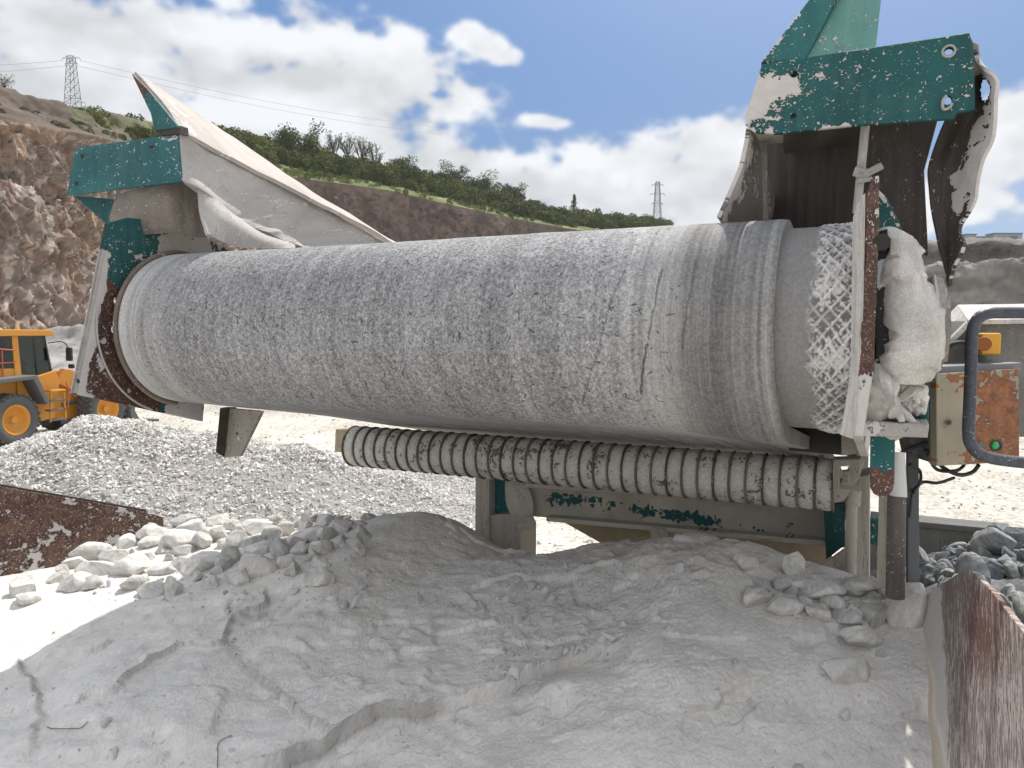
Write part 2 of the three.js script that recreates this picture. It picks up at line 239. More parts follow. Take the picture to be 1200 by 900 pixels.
const smallGeos = Array.from({ length: 4 }, (_, i) => { const g = rockGeo(i + 80, 1, 0.75, 6, 0.06).toNonIndexed(); g.computeVertexNormals(); return g; });
function instanced(name, geo, mat, mats4, cols) { const m = shade(new THREE.InstancedMesh(geo, mat, mats4.length)); m.name = name; const c = new THREE.Color(); mats4.forEach((q, i) => { m.setMatrixAt(i, q); if (cols) m.setColorAt(i, c.setRGB(...cols[i])); }); return m; }
const mat4 = (p, r, sx, sy = sx, sz = sx) => new THREE.Matrix4().compose(p, new THREE.Quaternion().setFromEuler(new THREE.Euler(r() * 6.28, r() * 6.28, r() * 6.28)), V3(sx, sy, sz));


// ------------------------------------------------------------------ quarry walls and hillside
const GY = 0;
{
  const px = [-420, -200, -60, 0, 60, 100, 150, 205, 260, 340, 400, 460, 520, 580, 640, 690, 740, 800, 900, 1040];
  const sky = [40, 85, 112, 120, 134, 142, 152, 160, 168, 188, 199, 212, 225, 239, 254, 263, 266, 268, 271, 274];
  const top = [105, 118, 131, 136, 150, 157, 168, 181, 192, 207, 215, 224, 238, 251, 263, 271, 276, 281, 285, 288];
  const dep = [118, 122, 127, 131, 140, 150, 165, 190, 220, 260, 285, 305, 325, 345, 370, 400, 430, 450, 470, 480];
  const bench = [0.62, 0.62, 0.62, 0.62, 0.61, 0.6, 0.59, 0.58, 0.56, 0.5, 0.5, 0.5, 0.5, 0.5, 0.5, 0.5, 0.5, 0.5, 0.5, 0.5];
  const tops = px.map((x, i) => P(x, top[i], dep[i])), skies = px.map((x, i) => P(x, sky[i], dep[i] + 34 + i * 2));
  const toward = (p, k, y) => { const f = 1 - k / Math.hypot(p.x, p.z); return V3(p.x * f, y, p.z * f); };
  const behind = skies.map((p) => toward(p, -120, p.y * 0.75));
  const b1 = tops.map((p, i) => toward(p, 3, lerp(GY, p.y, bench[i] + 0.015))), b0 = tops.map((p, i) => toward(p, 12, lerp(GY, p.y, bench[i]))), b2 = tops.map((p, i) => toward(p, 14.5, lerp(GY, p.y, bench[i] * 0.5))), base = tops.map((p) => toward(p, 19, -3));
  const mid = tops.map((p, i) => toward(p, 1.2, lerp(GY, p.y, 0.5 + bench[i] / 2)));
  const ridge = (x, y, z) => 1 - Math.abs(2 * fb3(x, y, z, 4) - 1);
  const cg = sheet([tops, mid, b1, b0, b2, base], 900, 280, { disp: (p, u, v) => { const e = sstep(0, 0.06, v); const w = fb3(p.x / 22, p.y / 40, p.z / 22, 3) - 0.5, [a, b, id] = vor3(p.x / 7 + w * 1.5, p.y / 9, p.z / 7), bl = (id - 0.5) * 1.1; const [a2, b2, id2, cx, cy, cz] = vor3(p.x / 3.2 + w * 3 + p.y * 0.12, p.y / 5, p.z / 3.2), facet = (id2 - 0.5) * 0.9 + (cx * Math.sin(id2 * 40) + cy * 1.3 * Math.cos(id2 * 77) + cz * Math.sin(id2 * 63)) * 0.9, [a3, b3, id3, dx3, dy3, dz3] = vor3(p.x / 1.1, p.y / 1.9 + w * 2, p.z / 1.1), fac3 = (id3 - 0.5) * 0.35 + (dx3 * Math.sin(id3 * 40) + dy3 * Math.cos(id3 * 77) + dz3 * Math.sin(id3 * 63)) * 0.45; return e * (w * 6 + bl + (ridge(p.x / 9, p.y / 22, p.z / 9) - 0.6) * 2.6 + facet + fac3 + (fb3(p.x / 2.4, p.y / 3, p.z / 2.4, 3) - 0.5) * 1.2 - sstep(0.16, 0, b - a) * 0.8); } });
  const far = (p) => sstep(185, 290, Math.hypot(p.x, p.z));
  colour(cg, (p, n) => {
    const a = fb3(p.x / 16, p.y / 9, p.z / 16, 4), b = fb3(p.x / 5 + 9, p.y / 5, p.z / 5, 4), s = fb3(p.x / 3, p.y / 12, p.z / 3 + 5, 3), q = fb3(p.x / 1.4, p.y / 1.4, p.z / 1.4, 3);
    let c = mix3([0.162, 0.112, 0.084], [0.205, 0.142, 0.098], sstep(0.5, 0.66, a));
    c = mix3(c, [0.155, 0.126, 0.104], sstep(0.46, 0.6, b) * 0.9);
    const vein = fb3((p.x + p.y * 0.8) / 1.6, p.y / 9, (p.z + p.y) / 1.6, 3); c = mix3(c, [0.46, 0.41, 0.37], Math.max(sstep(0.62, 0.74, s) * 0.7, sstep(0.6, 0.7, vein) * 0.45)); c = mix3(c, [0.09, 0.07, 0.062], sstep(0.42, 0.33, vein) * 0.5);
    if (n.y > 0.75) c = mix3(c, [0.36, 0.31, 0.26], 0.7);
    c = mix3(c, mix3([0.085, 0.066, 0.056], [0.135, 0.10, 0.082], sstep(0.4, 0.65, b)), far(p) * 0.9);
    const q2 = n3(p.x * 1.7, p.y * 1.2, p.z * 1.7); const q3 = n3(p.x * 4.1, p.y * 3.4, p.z * 4.1), br = lerp(1.3, 1.25, far(p)); return c.map((k) => k * br * (0.5 + q * 0.5 + q2 * 0.3 + q3 * 0.22));
  });
  setting('cliff', cg, std({ vertexColors: true, roughness: 1 }), 'reddish brown quarry face with a bench across it');
  const hg = sheet([behind, skies, tops.map((p, i) => p.clone().lerp(skies[i], 0.5).add(V3(0, 0.6, 0))), tops], 640, 90, { disp: (p, u, v) => ((fb3(p.x / 9, p.y / 9, p.z / 9, 4) - 0.5) * 3 + (fb3(p.x / 2.2, p.y / 2.2, p.z / 2.2, 3) - 0.5) * 1.6) * sstep(1, 0.9, v) });
  colour(hg, (p) => { const a = fb3(p.x / 14, 3, p.z / 14, 4), b = fb3(p.x / 3, 9, p.z / 3, 3), f = far(p); let c = mix3([0.10, 0.074, 0.056], [0.085, 0.078, 0.042], sstep(0.45, 0.62, a)); c = mix3(c, mix3([0.10, 0.125, 0.034], [0.17, 0.18, 0.06], sstep(0.4, 0.65, a)), f); return c.map((k) => k * (0.6 + b * 0.8)); });
  setting('hillside', hg, std({ vertexColors: true, roughness: 1 }), 'grassy hillside above the quarry face');

  // scrub and trees
  const r = rng(5);
  const leafGeo = (n, size, seed) => { const q = rng(seed), pos = []; for (let i = 0; i < n; i++) { const z = q() * 2 - 1, a = q() * 6.283, w = Math.sqrt(1 - z * z), rr = 0.55 + 0.45 * Math.cbrt(q()), c = V3(w * Math.cos(a) * rr, z * rr * 0.8, w * Math.sin(a) * rr); const e1 = V3(q() - 0.5, q() - 0.5, q() - 0.5).normalize().multiplyScalar(size * (0.6 + q() * 0.8)), e2 = V3(q() - 0.5, q() - 0.5, q() - 0.5).normalize().multiplyScalar(size * (0.5 + q() * 0.7)); const A = c.clone().add(e1), B = c.clone().sub(e1).add(e2.clone().multiplyScalar(0.3)), D = c.clone().add(e2); pos.push(A.x, A.y, A.z, B.x, B.y, B.z, D.x, D.y, D.z); } const g = new THREE.BufferGeometry(); g.setAttribute('position', new THREE.Float32BufferAttribute(pos, 3)); g.computeVertexNormals(); return g; };
  const clumps = [leafGeo(700, 0.13, 3), leafGeo(600, 0.15, 4)];
  const leafMat = std({ color: lin(1, 1, 1), roughness: 1 });
  const along = (x, f) => { let i = 0; while (i < px.length - 2 && px[i + 1] < x) i++; const t = (x - px[i]) / (px[i + 1] - px[i]); return tops[i].clone().lerp(tops[i + 1], t).lerp(skies[i].clone().lerp(skies[i + 1], t), f); };
  const mats = [[], []], cols = [[], []];
  const bush = (x, f, size, kind) => { const p = along(x, f), s = size * (0.7 + r() * 0.7); p.y += s * 0.35; const k = r() < 0.5 ? 0 : 1; mats[k].push(mat4(p, r, s * (0.9 + r() * 0.5), s * (0.7 + r() * 0.4), s * (0.9 + r() * 0.5))); const g = 0.6 + r() * 0.75, o = r(); cols[k].push(mix3([0.085, 0.112, 0.03], [0.16, 0.165, 0.05], o).map((c) => c * g * (kind ?? 1))); };
  for (let i = 0; i < 160; i++) bush(92 + r() * 110, 0.62 + r() * 0.42, 1.3 + r() * 0.9, 1.1);
  for (let i = 0; i < 260; i++) bush(-120 + r() * 300, 0.1 + r() * 0.85, 0.45 + r() * 0.4, 0.8);
  for (let i = 0; i < 30; i++) bush(150 + r() * 40, 0.25 + r() * 0.3, 1.6, 0.7);
  for (let i = 0; i < 900; i++) { const x = 235 + r() * 465, w = sstep(235, 600, x); bush(x, lerp(0.5, 0.2, w * r()) + r() * 0.55, 2.2 + r() * 1.8 + w * 0.8, x > 560 ? 0.8 : 0.95); }
  for (let i = 0; i < 160; i++) bush(300 + r() * 360, r() * 0.4, 1.1, 1.2);
  for (let i = 0; i < 140; i++) bush(690 + r() * 95, 0.5 + r() * 0.6, 3.6 + r() * 1.2, 0.9);
  for (let i = 0; i < 60; i++) bush(-320 + r() * 340, 0.9 + r() * 0.2, 1.2, 0.8);
  const gs2 = new THREE.Group(); gs2.name = 'hillside_scrub'; scene.add(gs2); tag(gs2, 'dense green scrub and bushes along the hill above the quarry face', 'scrub', null, 'stuff');
  for (const k of [0, 1]) gs2.add(instanced('bush_mass', clumps[k], leafMat, mats[k], cols[k]));

  const bark = std({ color: lin(0.075, 0.06, 0.045), roughness: 1 });
  const tree = (x, f, h, w, label, kind, seed, name, group) => {
    const q = rng(seed), p = along(x, f), t = thing(name, label, 'tree', p, group), limbs = [], pos = [];
    const spruce = kind === 'spruce', bare = kind === 'bare';
    limbs.push(rod(V3(0, -1, 0), V3((q() - 0.5) * h * 0.06, h * (spruce ? 0.95 : 0.55), 0), h * 0.03, h * 0.014, 8));
    const blobs = [];
    const nl = spruce ? 0 : bare ? 16 : 9;
    for (let i = 0; i < nl; i++) { const a = q() * 6.283, e = V3(Math.cos(a) * w * (0.2 + q() * 0.32), h * (0.55 + q() * 0.42), Math.sin(a) * w * (0.2 + q() * 0.32)), s = V3(0, h * (0.22 + q() * 0.3), 0); limbs.push(rod(s, e, h * 0.012, h * 0.004, 5)); blobs.push([e, w * (0.14 + q() * 0.12)]); if (bare) for (let k = 0; k < 7; k++) { const e2 = e.clone().add(V3((q() - 0.5) * w * 0.35, h * (q() * 0.22 - 0.03), (q() - 0.5) * w * 0.35)); limbs.push(rod(s.clone().lerp(e, 0.4 + q() * 0.6), e2, h * 0.005, h * 0.002, 4)); blobs.push([e2, w * 0.09]); } }
    if (spruce) for (let i = 0; i < 26; i++) { const y = i / 26, a = q() * 6.283, rr = (1 - y) * w * 0.5; blobs.push([V3(Math.cos(a) * rr * q(), h * (0.1 + y * 0.9), Math.sin(a) * rr * q()), w * 0.08 + (1 - y) * w * 0.24]); }
    for (let i = 0; !bare && !spruce && i < 16; i++) { const a = q() * 6.283, u = Math.sqrt(q()); blobs.push([V3(Math.cos(a) * w * 0.4 * u, h * (0.42 + q() * 0.5 * (1 - u * 0.5)), Math.sin(a) * w * 0.4 * u), w * (0.12 + q() * 0.1)]); }
    const cols = []; const n = bare ? 9 : 150;
    for (const [c, rad] of blobs) { const sh = 0.6 + q() * 0.8; for (let i = 0; i < n; i++) { const z = q() * 2 - 1, a = q() * 6.283, ww = Math.sqrt(1 - z * z), rr = rad * (0.4 + 0.6 * q()), o = V3(c.x + ww * Math.cos(a) * rr, c.y + z * rr * 0.8, c.z + ww * Math.sin(a) * rr), sz = Math.max(w, 6) * 0.032; for (let k = 0; k < 3; k++) { pos.push(o.x + (q() - 0.5) * 2 * sz, o.y + (q() - 0.5) * 2 * sz, o.z + (q() - 0.5) * 2 * sz); const g = sh * (0.8 + 0.4 * n2(i, seed)); cols.push(0.095 * g, 0.115 * g, 0.036 * g); } } }
    const cg2 = new THREE.BufferGeometry(); cg2.setAttribute('position', new THREE.Float32BufferAttribute(pos, 3)); cg2.setAttribute('color', new THREE.Float32BufferAttribute(cols, 3)); cg2.computeVertexNormals();
    part('trunk', merge(limbs), bark, t, true); part('crown', cg2, std({ vertexColors: true, roughness: 1 }), t, true);
  };
  tree(352, 0.75, 15, 17, 'large rounded green tree on the hill crest right of the lit skirt plate', '', 11, 'hill_tree');
  tree(335, 0.75, 12, 11, 'smaller green tree touching the left side of the large rounded tree', '', 12, 'hill_tree');
  for (const [x, h, i] of [[391, 14, 0], [407, 15, 1], [424, 16, 2], [439, 14, 3]]) tree(x, 0.95, h, 8, ['leftmost of the four thin bare-branched trees on the hill crest', 'second from left of the four thin bare-branched trees on the crest', 'third and tallest of the four thin bare-branched crest trees', 'rightmost of the four thin bare-branched trees on the hill crest'][i], 'bare', 21 + i, 'bare_tree', 'bare trees on the hill crest');
  tree(527, 0.85, 14, 16, 'round dark green tree on the crest above the middle of the quarry face', '', 31, 'hill_tree');
  tree(566, 0.9, 13, 18, 'broad green tree on the crest, right of the round dark one', '', 32, 'hill_tree');
  tree(596, 0.85, 13, 17, 'broad green tree lower down the crest beside the other broad tree', '', 33, 'hill_tree');
  tree(470, 0.9, 12, 16, 'low spreading green tree just right of the bare trees', '', 34, 'hill_tree');
  tree(672, 0.9, 16, 9, 'pointed dark conifer at the right end of the wooded ridge', 'spruce', 35, 'conifer');
  tree(-4, 0.95, 6, 6, 'small bare shrub-like tree on the skyline at the left picture edge', 'bare', 36, 'bare_tree');

  // right-hand quarry wall
  const rx = [1000, 1060, 1110, 1150, 1200, 1280, 1420, 1640], rs = [284, 281, 283, 279, 281, 282, 270, 250], rd = [330, 320, 310, 305, 300, 290, 270, 250];
  const t2 = rx.map((x, i) => P(x, rs[i], rd[i])), row = (f, k) => t2.map((p) => { const q = toward(p, k, 0); q.y = lerp(GY, p.y, f); return q; });
  const qg = sheet([t2.map((p) => toward(p, -160, p.y * 0.96)), t2, row(0.78, 12), row(0.73, 26), row(0.69, 30), row(0.3, 38), row(-0.1, 52)], 300, 120, { disp: (p, u, v) => sstep(0.1, 0.25, v) * ((ridge(p.x / 14, p.y / 12, p.z / 14) - 0.6) * 6 + (fb3(p.x / 3, p.y / 3, p.z / 3, 4) - 0.5) * 3) });
  colour(qg, (p, n) => { const a = fb3(p.x / 12, p.y / 5, p.z / 12, 4), b = fb3(p.x / 2, p.y / 2, p.z / 2, 3); let c = mix3([0.15, 0.135, 0.12], [0.24, 0.22, 0.195], sstep(0.4, 0.6, a)); if (n.y > 0.8) c = mix3(c, [0.36, 0.34, 0.3], 0.6); return c.map((k) => k * (0.7 + b * 0.6)); });
  setting('quarry_wall', qg, std({ vertexColors: true, roughness: 1 }), 'grey dusty quarry wall behind the control cabinet');
  const wallM = std({ color: lin(0.33, 0.33, 0.34), roughness: 0.8 }), roofM = std({ color: lin(0.2, 0.2, 0.21), roughness: 0.7 });
  const shed = (x, y, w, h, d, label) => { const p = P(x, y, 330), t = thing('quarry_shed', label, 'shed', V3(p.x, p.y - 2, p.z), 'flat roofed sheds on the right skyline'); part('wall', box(w, h + 2, d, 0, (h + 2) / 2, 0, 0.05), wallM, t, true); part('roof', box(w + 0.5, 0.35, d + 0.5, 0, h + 2.2, 0, 0.05), roofM, t, true); part('door', box(w * 0.25, h * 0.6, 0.1, w * 0.2, 2 + h * 0.3, d / 2 + 0.06, 0.02), roofM, t, true); };
  shed(1134, 283, 4.4, 2.6, 5, 'small square shed on the right quarry skyline beside the torn plate tip');
  shed(1151, 283, 6.5, 1.5, 5, 'low flat shed in the middle of the three on the right skyline');
  shed(1176, 281, 12, 2.2, 6, 'longest flat roofed shed on the right quarry skyline');
}

// ------------------------------------------------------------------ lattice pylons and lines
{
  const steel = std({ color: lin(0.16, 0.17, 0.18), roughness: 0.7, metalness: 0.2 });
  const pylon = (px, base, top, d, wb, label, arms) => {
    const p = P(px, base, d), h = (base - top) / F * d, t = thing('lattice_pylon', label, 'pylon', p), wt = wb * 0.42, hw = (y) => lerp(wb, wt, y / h) / 2, legs = [], br = [], w = d / F * 0.55, N = 8;
    for (const [sx, sz] of [[1, 1], [1, -1], [-1, 1], [-1, -1]]) { const g = bar(V3(sx * wb / 2, -4, sz * wb / 2), V3(sx * wt / 2, h, sz * wt / 2), w, w); part('leg', g, steel, t, true); }
    for (let i = 0; i < N; i++) { const y0 = h * (1 - (1 - i / N) ** 1.25), y1 = h * (1 - (1 - (i + 1) / N) ** 1.25), a = hw(y0), b = hw(y1); for (const s of [1, -1]) { for (const [p0, p1] of [[V3(-a, y0, s * a), V3(b, y1, s * b)], [V3(a, y0, s * a), V3(-b, y1, s * b)], [V3(s * a, y0, -a), V3(s * b, y1, b)], [V3(s * a, y0, a), V3(s * b, y1, -b)], [V3(-b, y1, s * b), V3(b, y1, s * b)]]) br.push(bar(p0, p1, w * 0.62, w * 0.62)); } }
    part('bracing', merge(br), steel, t, true);
    for (const [f, span] of arms) { const y = h * f, g = [bar(V3(-span, y, 0), V3(span, y, 0), w * 0.7, w * 0.7), bar(V3(-span, y, 0), V3(0, y + h * 0.05, 0), w * 0.6, w * 0.6), bar(V3(span, y, 0), V3(0, y + h * 0.05, 0), w * 0.6, w * 0.6)]; const am = part('cross_arm', merge(g), steel, t, true); for (const s of [-1, 1]) part('insulator', rod(V3(s * span, y, 0), V3(s * span, y - h * 0.04, 0), w * 0.4, w * 0.4, 8), steel, am, true); }
    return [p, h];
  };
  const [p, h] = pylon(86, 134, 68, 560, 9.5, 'near lattice pylon on the skyline above the left quarry face', [[0.97, 6.5], [0.88, 4.5], [0.2, 9], [0.28, 6]]);
  pylon(770, 264, 214, 830, 9, 'distant lattice pylon standing above the bushes right of centre', [[0.93, 6], [0.72, 7.5], [0.5, 6]]);
  const wire = std({ color: lin(0.25, 0.26, 0.28), roughness: 0.6 });
  const run = (dx, dy, ex, ey, d, label) => { const a = p.clone().add(V3(dx, h * dy, 0)), b = P(ex, ey, d), pts = []; for (let i = 0; i <= 12; i++) { const q = a.clone().lerp(b, i / 12); q.y -= Math.sin(i / 12 * Math.PI) * 5; pts.push(q); } const m = shade(new THREE.Mesh(tube(pts, 0.11, 40, 5), wire)); m.name = numbered('power_line'); scene.add(m); tag(m, label, 'power line', 'power lines on the near pylon'); };
  run(-6.5, 0.93, -200, 66, 520, 'topmost power line running left from the near pylon'); run(-4.5, 0.84, -200, 78, 520, 'lower power line running left from the near pylon');
  run(6.5, 0.93, 520, 150, 720, 'upper power line sloping right from the near pylon'); run(4.5, 0.84, 520, 158, 720, 'lower power line sloping right from the near pylon');
}

// ------------------------------------------------------------------ gravel heap and loose stone on the quarry floor
{
  const r = rng(9);
  const px = [-500, -250, -80, 0, 55, 110, 165, 215, 270, 330, 400, 470, 540, 610, 690], py = [640, 580, 546, 528, 505, 489, 499, 509, 513, 522, 541, 562, 586, 606, 625], dd = [11, 11.5, 12, 12.3, 12.7, 13, 13.3, 13.6, 14, 14.4, 14.8, 15, 14.9, 14.6, 14.2];
  const crest = px.map((x, i) => { const p = P(x, py[i], dd[i]); p.y = Math.max(p.y, -0.05); return p; });
  const off = (k, f) => crest.map((p) => { const L = Math.hypot(p.x, p.z), q = p.clone().multiplyScalar(1 - k / L); q.y = p.y * f - (f === 0 ? 0.12 : 0); return q; });
  const g = sheet([off(-4.6, 0), off(-2.2, 0.42), off(-0.5, 0.93), crest, off(0.6, 0.9), off(2.6, 0.42), off(5, 0)], 220, 150, { disp: (p) => (fb3(p.x * 1.1, p.y, p.z * 1.1, 4) - 0.5) * 0.4 * sstep(-0.1, 0.4, p.y) + (n3(p.x * 9, p.y * 9, p.z * 9) - 0.5) * 0.06 });
  const t = thing('gravel_heap', 'long pale heap of crushed limestone gravel in front of the yellow loader', 'gravel heap', V3(0, 0, 0));
  t.userData.kind = 'stuff';
  part('heap_core', g, std({ ...rockT, color: lin(0.5, 0.49, 0.47), bumpScale: 0.03, roughness: 1 }), t, true);
  const { pts, NU, NV } = g.userData.grid, mats = [[], [], [], []], cols = [[], [], [], []];
  let n = 0; while (n < 50000) { const i = Math.floor(r() * (NU - 1)), j = Math.floor(r() * (NV - 1)), p = pts[j * NU + i].clone().lerp(pts[(j + 1) * NU + i + 1], r()).lerp(pts[(j + 1) * NU + i], r() * 0.5); if (p.y < 0.0 || p.x > 1) continue; const big = r() ** 3, s = 0.0145 + big * 0.03 + (r() < 0.02 ? 0.02 : 0); p.y += s * 0.25; const k = n % 4; mats[k].push(mat4(p, r, s * (0.9 + r() * 0.5), s * (0.6 + r() * 0.4), s)); const v = 0.33 + r() ** 0.8 * 0.38, w = r() < 0.4 ? 0.08 : 0.01; cols[k].push([v * 1.02 + w * 0.4, v, v * (0.97 - w)]); n++; }
  for (let k = 0; k < 4; k++) { const m = instanced('gravel_stone', smallGeos[k], std({ color: lin(1, 1, 1), roughness: 1 }), mats[k], cols[k]); m.userData.kind = 'stuff'; t.add(m); }
  const gm = [[], [], [], []], gc = [[], [], [], []];
  for (let i = 0; i < 15000; i++) { const d = 8 + 30 * r() ** 1.6, az = (r() * 2 - 1) * 0.72, s = (0.006 + r() ** 6 * 0.026) * (1 + d * 0.03), k = i % 4; gm[k].push(mat4(V3(az * d, s * 0.2, -d), r, s * 1.3, s * 0.8, s)); const v = 0.36 + r() * 0.28; gc[k].push([v * 1.03, v, v * 0.93]); }
  const gp = new THREE.Group(); gp.name = 'loose_stones'; scene.add(gp); tag(gp, 'loose small stones strewn over the pale quarry floor', 'loose stone', null, 'stuff');
  for (let k = 0; k < 4; k++) gp.add(instanced('floor_stone', smallGeos[k], std({ color: lin(1, 1, 1), roughness: 1 }), gm[k], gc[k]));
  // spoil mounds in the distance
  const mound = (x, d, w, h, dep, seed, label) => { const p = P(x, 400, d); const rows = []; for (let j = 0; j <= 6; j++) { const row = [], v = j / 6 * 2 - 1; for (let i = 0; i <= 10; i++) { const u = i / 10 * 2 - 1, k = clamp(1 - Math.hypot(u, v)); row.push(V3(p.x + u * w, -0.2 + h * sm(k) * (0.75 + 0.5 * n2(i * 0.7 + seed, j * 0.7)), p.z + v * dep)); } rows.push(row); } const g2 = sheet(rows, 120, 80, { disp: (q) => (fb3(q.x * 0.7, q.y * 0.7, q.z * 0.7, 4) - 0.5) * 1.1 * sstep(-0.2, 0.6, q.y) }); const m = shade(new THREE.Mesh(g2, std({ ...rockT, color: lin(0.6, 0.59, 0.57), bumpScale: 0.05, roughness: 1 }))); m.name = numbered('spoil_mound'); scene.add(m); tag(m, label, 'spoil mound', 'spoil mounds at the foot of the quarry face'); };
  mound(95, 66, 14, 3.3, 9, 1, 'pale spoil mound behind the loader cab at the foot of the quarry face');
  mound(-40, 80, 16, 4.5, 9, 5, 'pale spoil mound left of the loader at the picture edge');
  mound(160, 58, 9, 2.4, 8, 8, 'low pale spoil mound to the right of the loader front wheels');
}

// ------------------------------------------------------------------ wheel loader
{
  const wr = P(12, 492, 22.5), th = 72 * deg, zr = V3(Math.sin(th), 0, Math.cos(th));
  const o = V3(wr.x, 0, wr.z).addScaledVector(zr, -0.95), L = thing('wheel_loader', 'yellow wheel loader with black cab glass parked behind the gravel heap', 'wheel loader', o);
  L.rotation.y = th;
  const yT = tex(256, 256, (u, v) => { const a = fb2(u * 9, v * 9, 4), f = n2(u * 90, v * 90), d = clamp((a - 0.36) * 2); const c = mix3([204, 134, 34], [172, 148, 108], d * 0.6 + (f > 0.86 ? 0.2 : 0)); return [...c, 0.5]; });
  const Y = std({ map: yT.map, roughness: 0.5 }), grey = std({ color: lin(0.12, 0.12, 0.12), roughness: 0.8 }), blk = std({ color: lin(0.025, 0.025, 0.027), roughness: 0.7 }), red = std({ color: lin(0.42, 0.1, 0.05), roughness: 0.6 });
  const tyre = std({ color: lin(0.09, 0.09, 0.092), roughness: 1 }), glass = new THREE.MeshPhysicalMaterial({ color: lin(0.26, 0.34, 0.34), transmission: 1, roughness: 0.04, thickness: 0, side: THREE.DoubleSide });
  const lp = (n, g, m, par = L) => part(n, g, m, par, true);
  const lath = (prof) => { const g = new THREE.LatheGeometry(prof.map(([a, b]) => new THREE.Vector2(a, b)), 40); g.rotateX(Math.PI / 2); return g; };
  for (const [x, s] of [[0, 1], [0, -1], [3.3, 1], [3.3, -1]]) {
    const w = new THREE.Group(); w.name = 'wheel'; w.position.set(x, 0.75, s * 0.95); L.add(w);
    const blocks = []; for (let i = 0; i < 26; i++) for (const k of [-1, 1]) { const b = new THREE.BoxGeometry(0.1, 0.07, 0.3); b.rotateY(k * 0.5); b.translate(0, 0.73, k * 0.14); b.rotateZ((i + (k > 0 ? 0.5 : 0)) / 26 * Math.PI * 2); blocks.push(b); }
    part('tyre', merge([lath([[0.44, -0.24], [0.56, -0.29], [0.68, -0.28], [0.735, -0.2], [0.745, 0], [0.735, 0.2], [0.68, 0.28], [0.56, 0.29], [0.44, 0.24]]), ...blocks]), tyre, w, true);
    part('rim', lath([[0.0, s * 0.08], [0.12, s * 0.1], [0.14, s * 0.05], [0.3, s * 0.08], [0.34, s * 0.16], [0.4, s * 0.24], [0.45, s * 0.25], [0.46, s * 0.2]]), Y, w, true);
    part('hub', rod(V3(0, 0, s * 0.04), V3(0, 0, s * 0.17), 0.12, 0.1, 20), Y, w, true);
  }
  const prof = (pts, d, z) => { const sh = new THREE.Shape(pts.map(([x, y]) => new THREE.Vector2(x, y))), g = new THREE.ExtrudeGeometry(sh, { depth: d, bevelEnabled: true, bevelSize: 0.02, bevelThickness: 0.02, bevelSegments: 2 }); g.translate(0, 0, z - d / 2); return g; };
  lp('engine_hood', prof([[-1.9, 1.15], [0.5, 1.15], [0.5, 2.2], [-1.2, 2.25], [-1.8, 2.05]], 1.35, 0), Y);
  lp('counterweight', prof([[-2.1, 0.7], [-1.0, 0.7], [-1.0, 1.4], [-2.0, 1.4]], 1.9, 0), grey);
  lp('rear_frame', prof([[-1.2, 0.6], [1.9, 0.55], [1.9, 1.2], [-1.2, 1.25]], 0.9, 0), Y);
  lp('cab_base', prof([[0.45, 1.2], [1.75, 1.2], [1.85, 1.7], [1.75, 2.08], [1.2, 1.95], [0.45, 1.95]], 1.5, 0), Y);
  for (const s of [1, -1]) {
    lp('fender', prof([[-0.95, 1.35], [-0.85, 1.42], [-0.62, 1.86], [0.55, 1.92], [0.95, 1.15], [1.05, 1.17], [0.66, 2.0], [-0.68, 1.95], [-1.0, 1.4]], 0.62, s * 0.95), grey);
    const st = lp('ladder', merge([bar(V3(1.18, 0.55, s * 1.12), V3(1.25, 1.45, s * 1.1), 0.05, 0.05), bar(V3(1.72, 0.55, s * 1.12), V3(1.7, 1.45, s * 1.1), 0.05, 0.05)]), Y);
    for (const y of [0.6, 0.9, 1.2, 1.5]) lp('step', box(0.56, 0.05, 0.26, 1.46, y, s * 1.04, 0.01), y > 1.4 ? Y : grey, st);
    lp('handrail', tube([V3(1.78, 0.95, s * 1.16), V3(1.84, 1.45, s * 1.16), V3(1.8, 1.75, s * 1.1)], 0.022, 20, 6), red);
    lp('side_rail', merge([tube([V3(-0.5, 2.0, s * 0.75), V3(-0.5, 2.75, s * 0.75), V3(0.2, 2.78, s * 0.75), V3(0.42, 2.76, s * 0.75)], 0.022, 24, 6), bar(V3(-0.5, 2.4, s * 0.75), V3(0.42, 2.4, s * 0.75), 0.03, 0.03), bar(V3(0.0, 2.0, s * 0.75), V3(0.0, 2.76, s * 0.75), 0.03, 0.03)]), red);
    lp('pillar', bar(V3(0.52, 1.9, s * 0.68), V3(0.5, 3.2, s * 0.62), 0.2, 0.09), Y);
    lp('pillar', bar(V3(1.72, 1.75, s * 0.66), V3(1.5, 3.2, s * 0.6), 0.07, 0.08), blk);
    lp('pillar', bar(V3(-0.35, 1.95, s * 0.66), V3(-0.3, 3.2, s * 0.6), 0.09, 0.08), blk);
    lp('pillar', bar(V3(1.18, 1.95, s * 0.68), V3(1.13, 3.2, s * 0.62), 0.04, 0.05), blk);
    lp('side_window', prof([[0.64, 1.98], [1.66, 1.98], [1.47, 3.18], [0.62, 3.18]], 0.012, s * 0.64), glass);
    lp('rear_side_window', prof([[-0.3, 1.98], [0.42, 1.98], [0.42, 3.18], [-0.26, 3.18]], 0.012, s * 0.64), glass);
    lp('boom_arm', prof([[2.0, 1.7], [2.3, 2.1], [2.6, 2.05], [4.4, 0.75], [4.25, 0.5], [3.0, 1.25]], 0.14, s * 0.42), Y);
    lp('mirror', merge([tube([V3(1.6, 2.95, s * 0.66), V3(1.85, 2.98, s * 1.0), V3(1.95, 2.8, s * 1.1)], 0.018, 16, 5), box(0.08, 0.42, 0.22, 1.95, 2.6, s * 1.12, 0.02)]), blk);
    lp('headlight', box(0.1, 0.14, 0.2, 2.35, 2.2, s * 0.75, 0.03), blk);
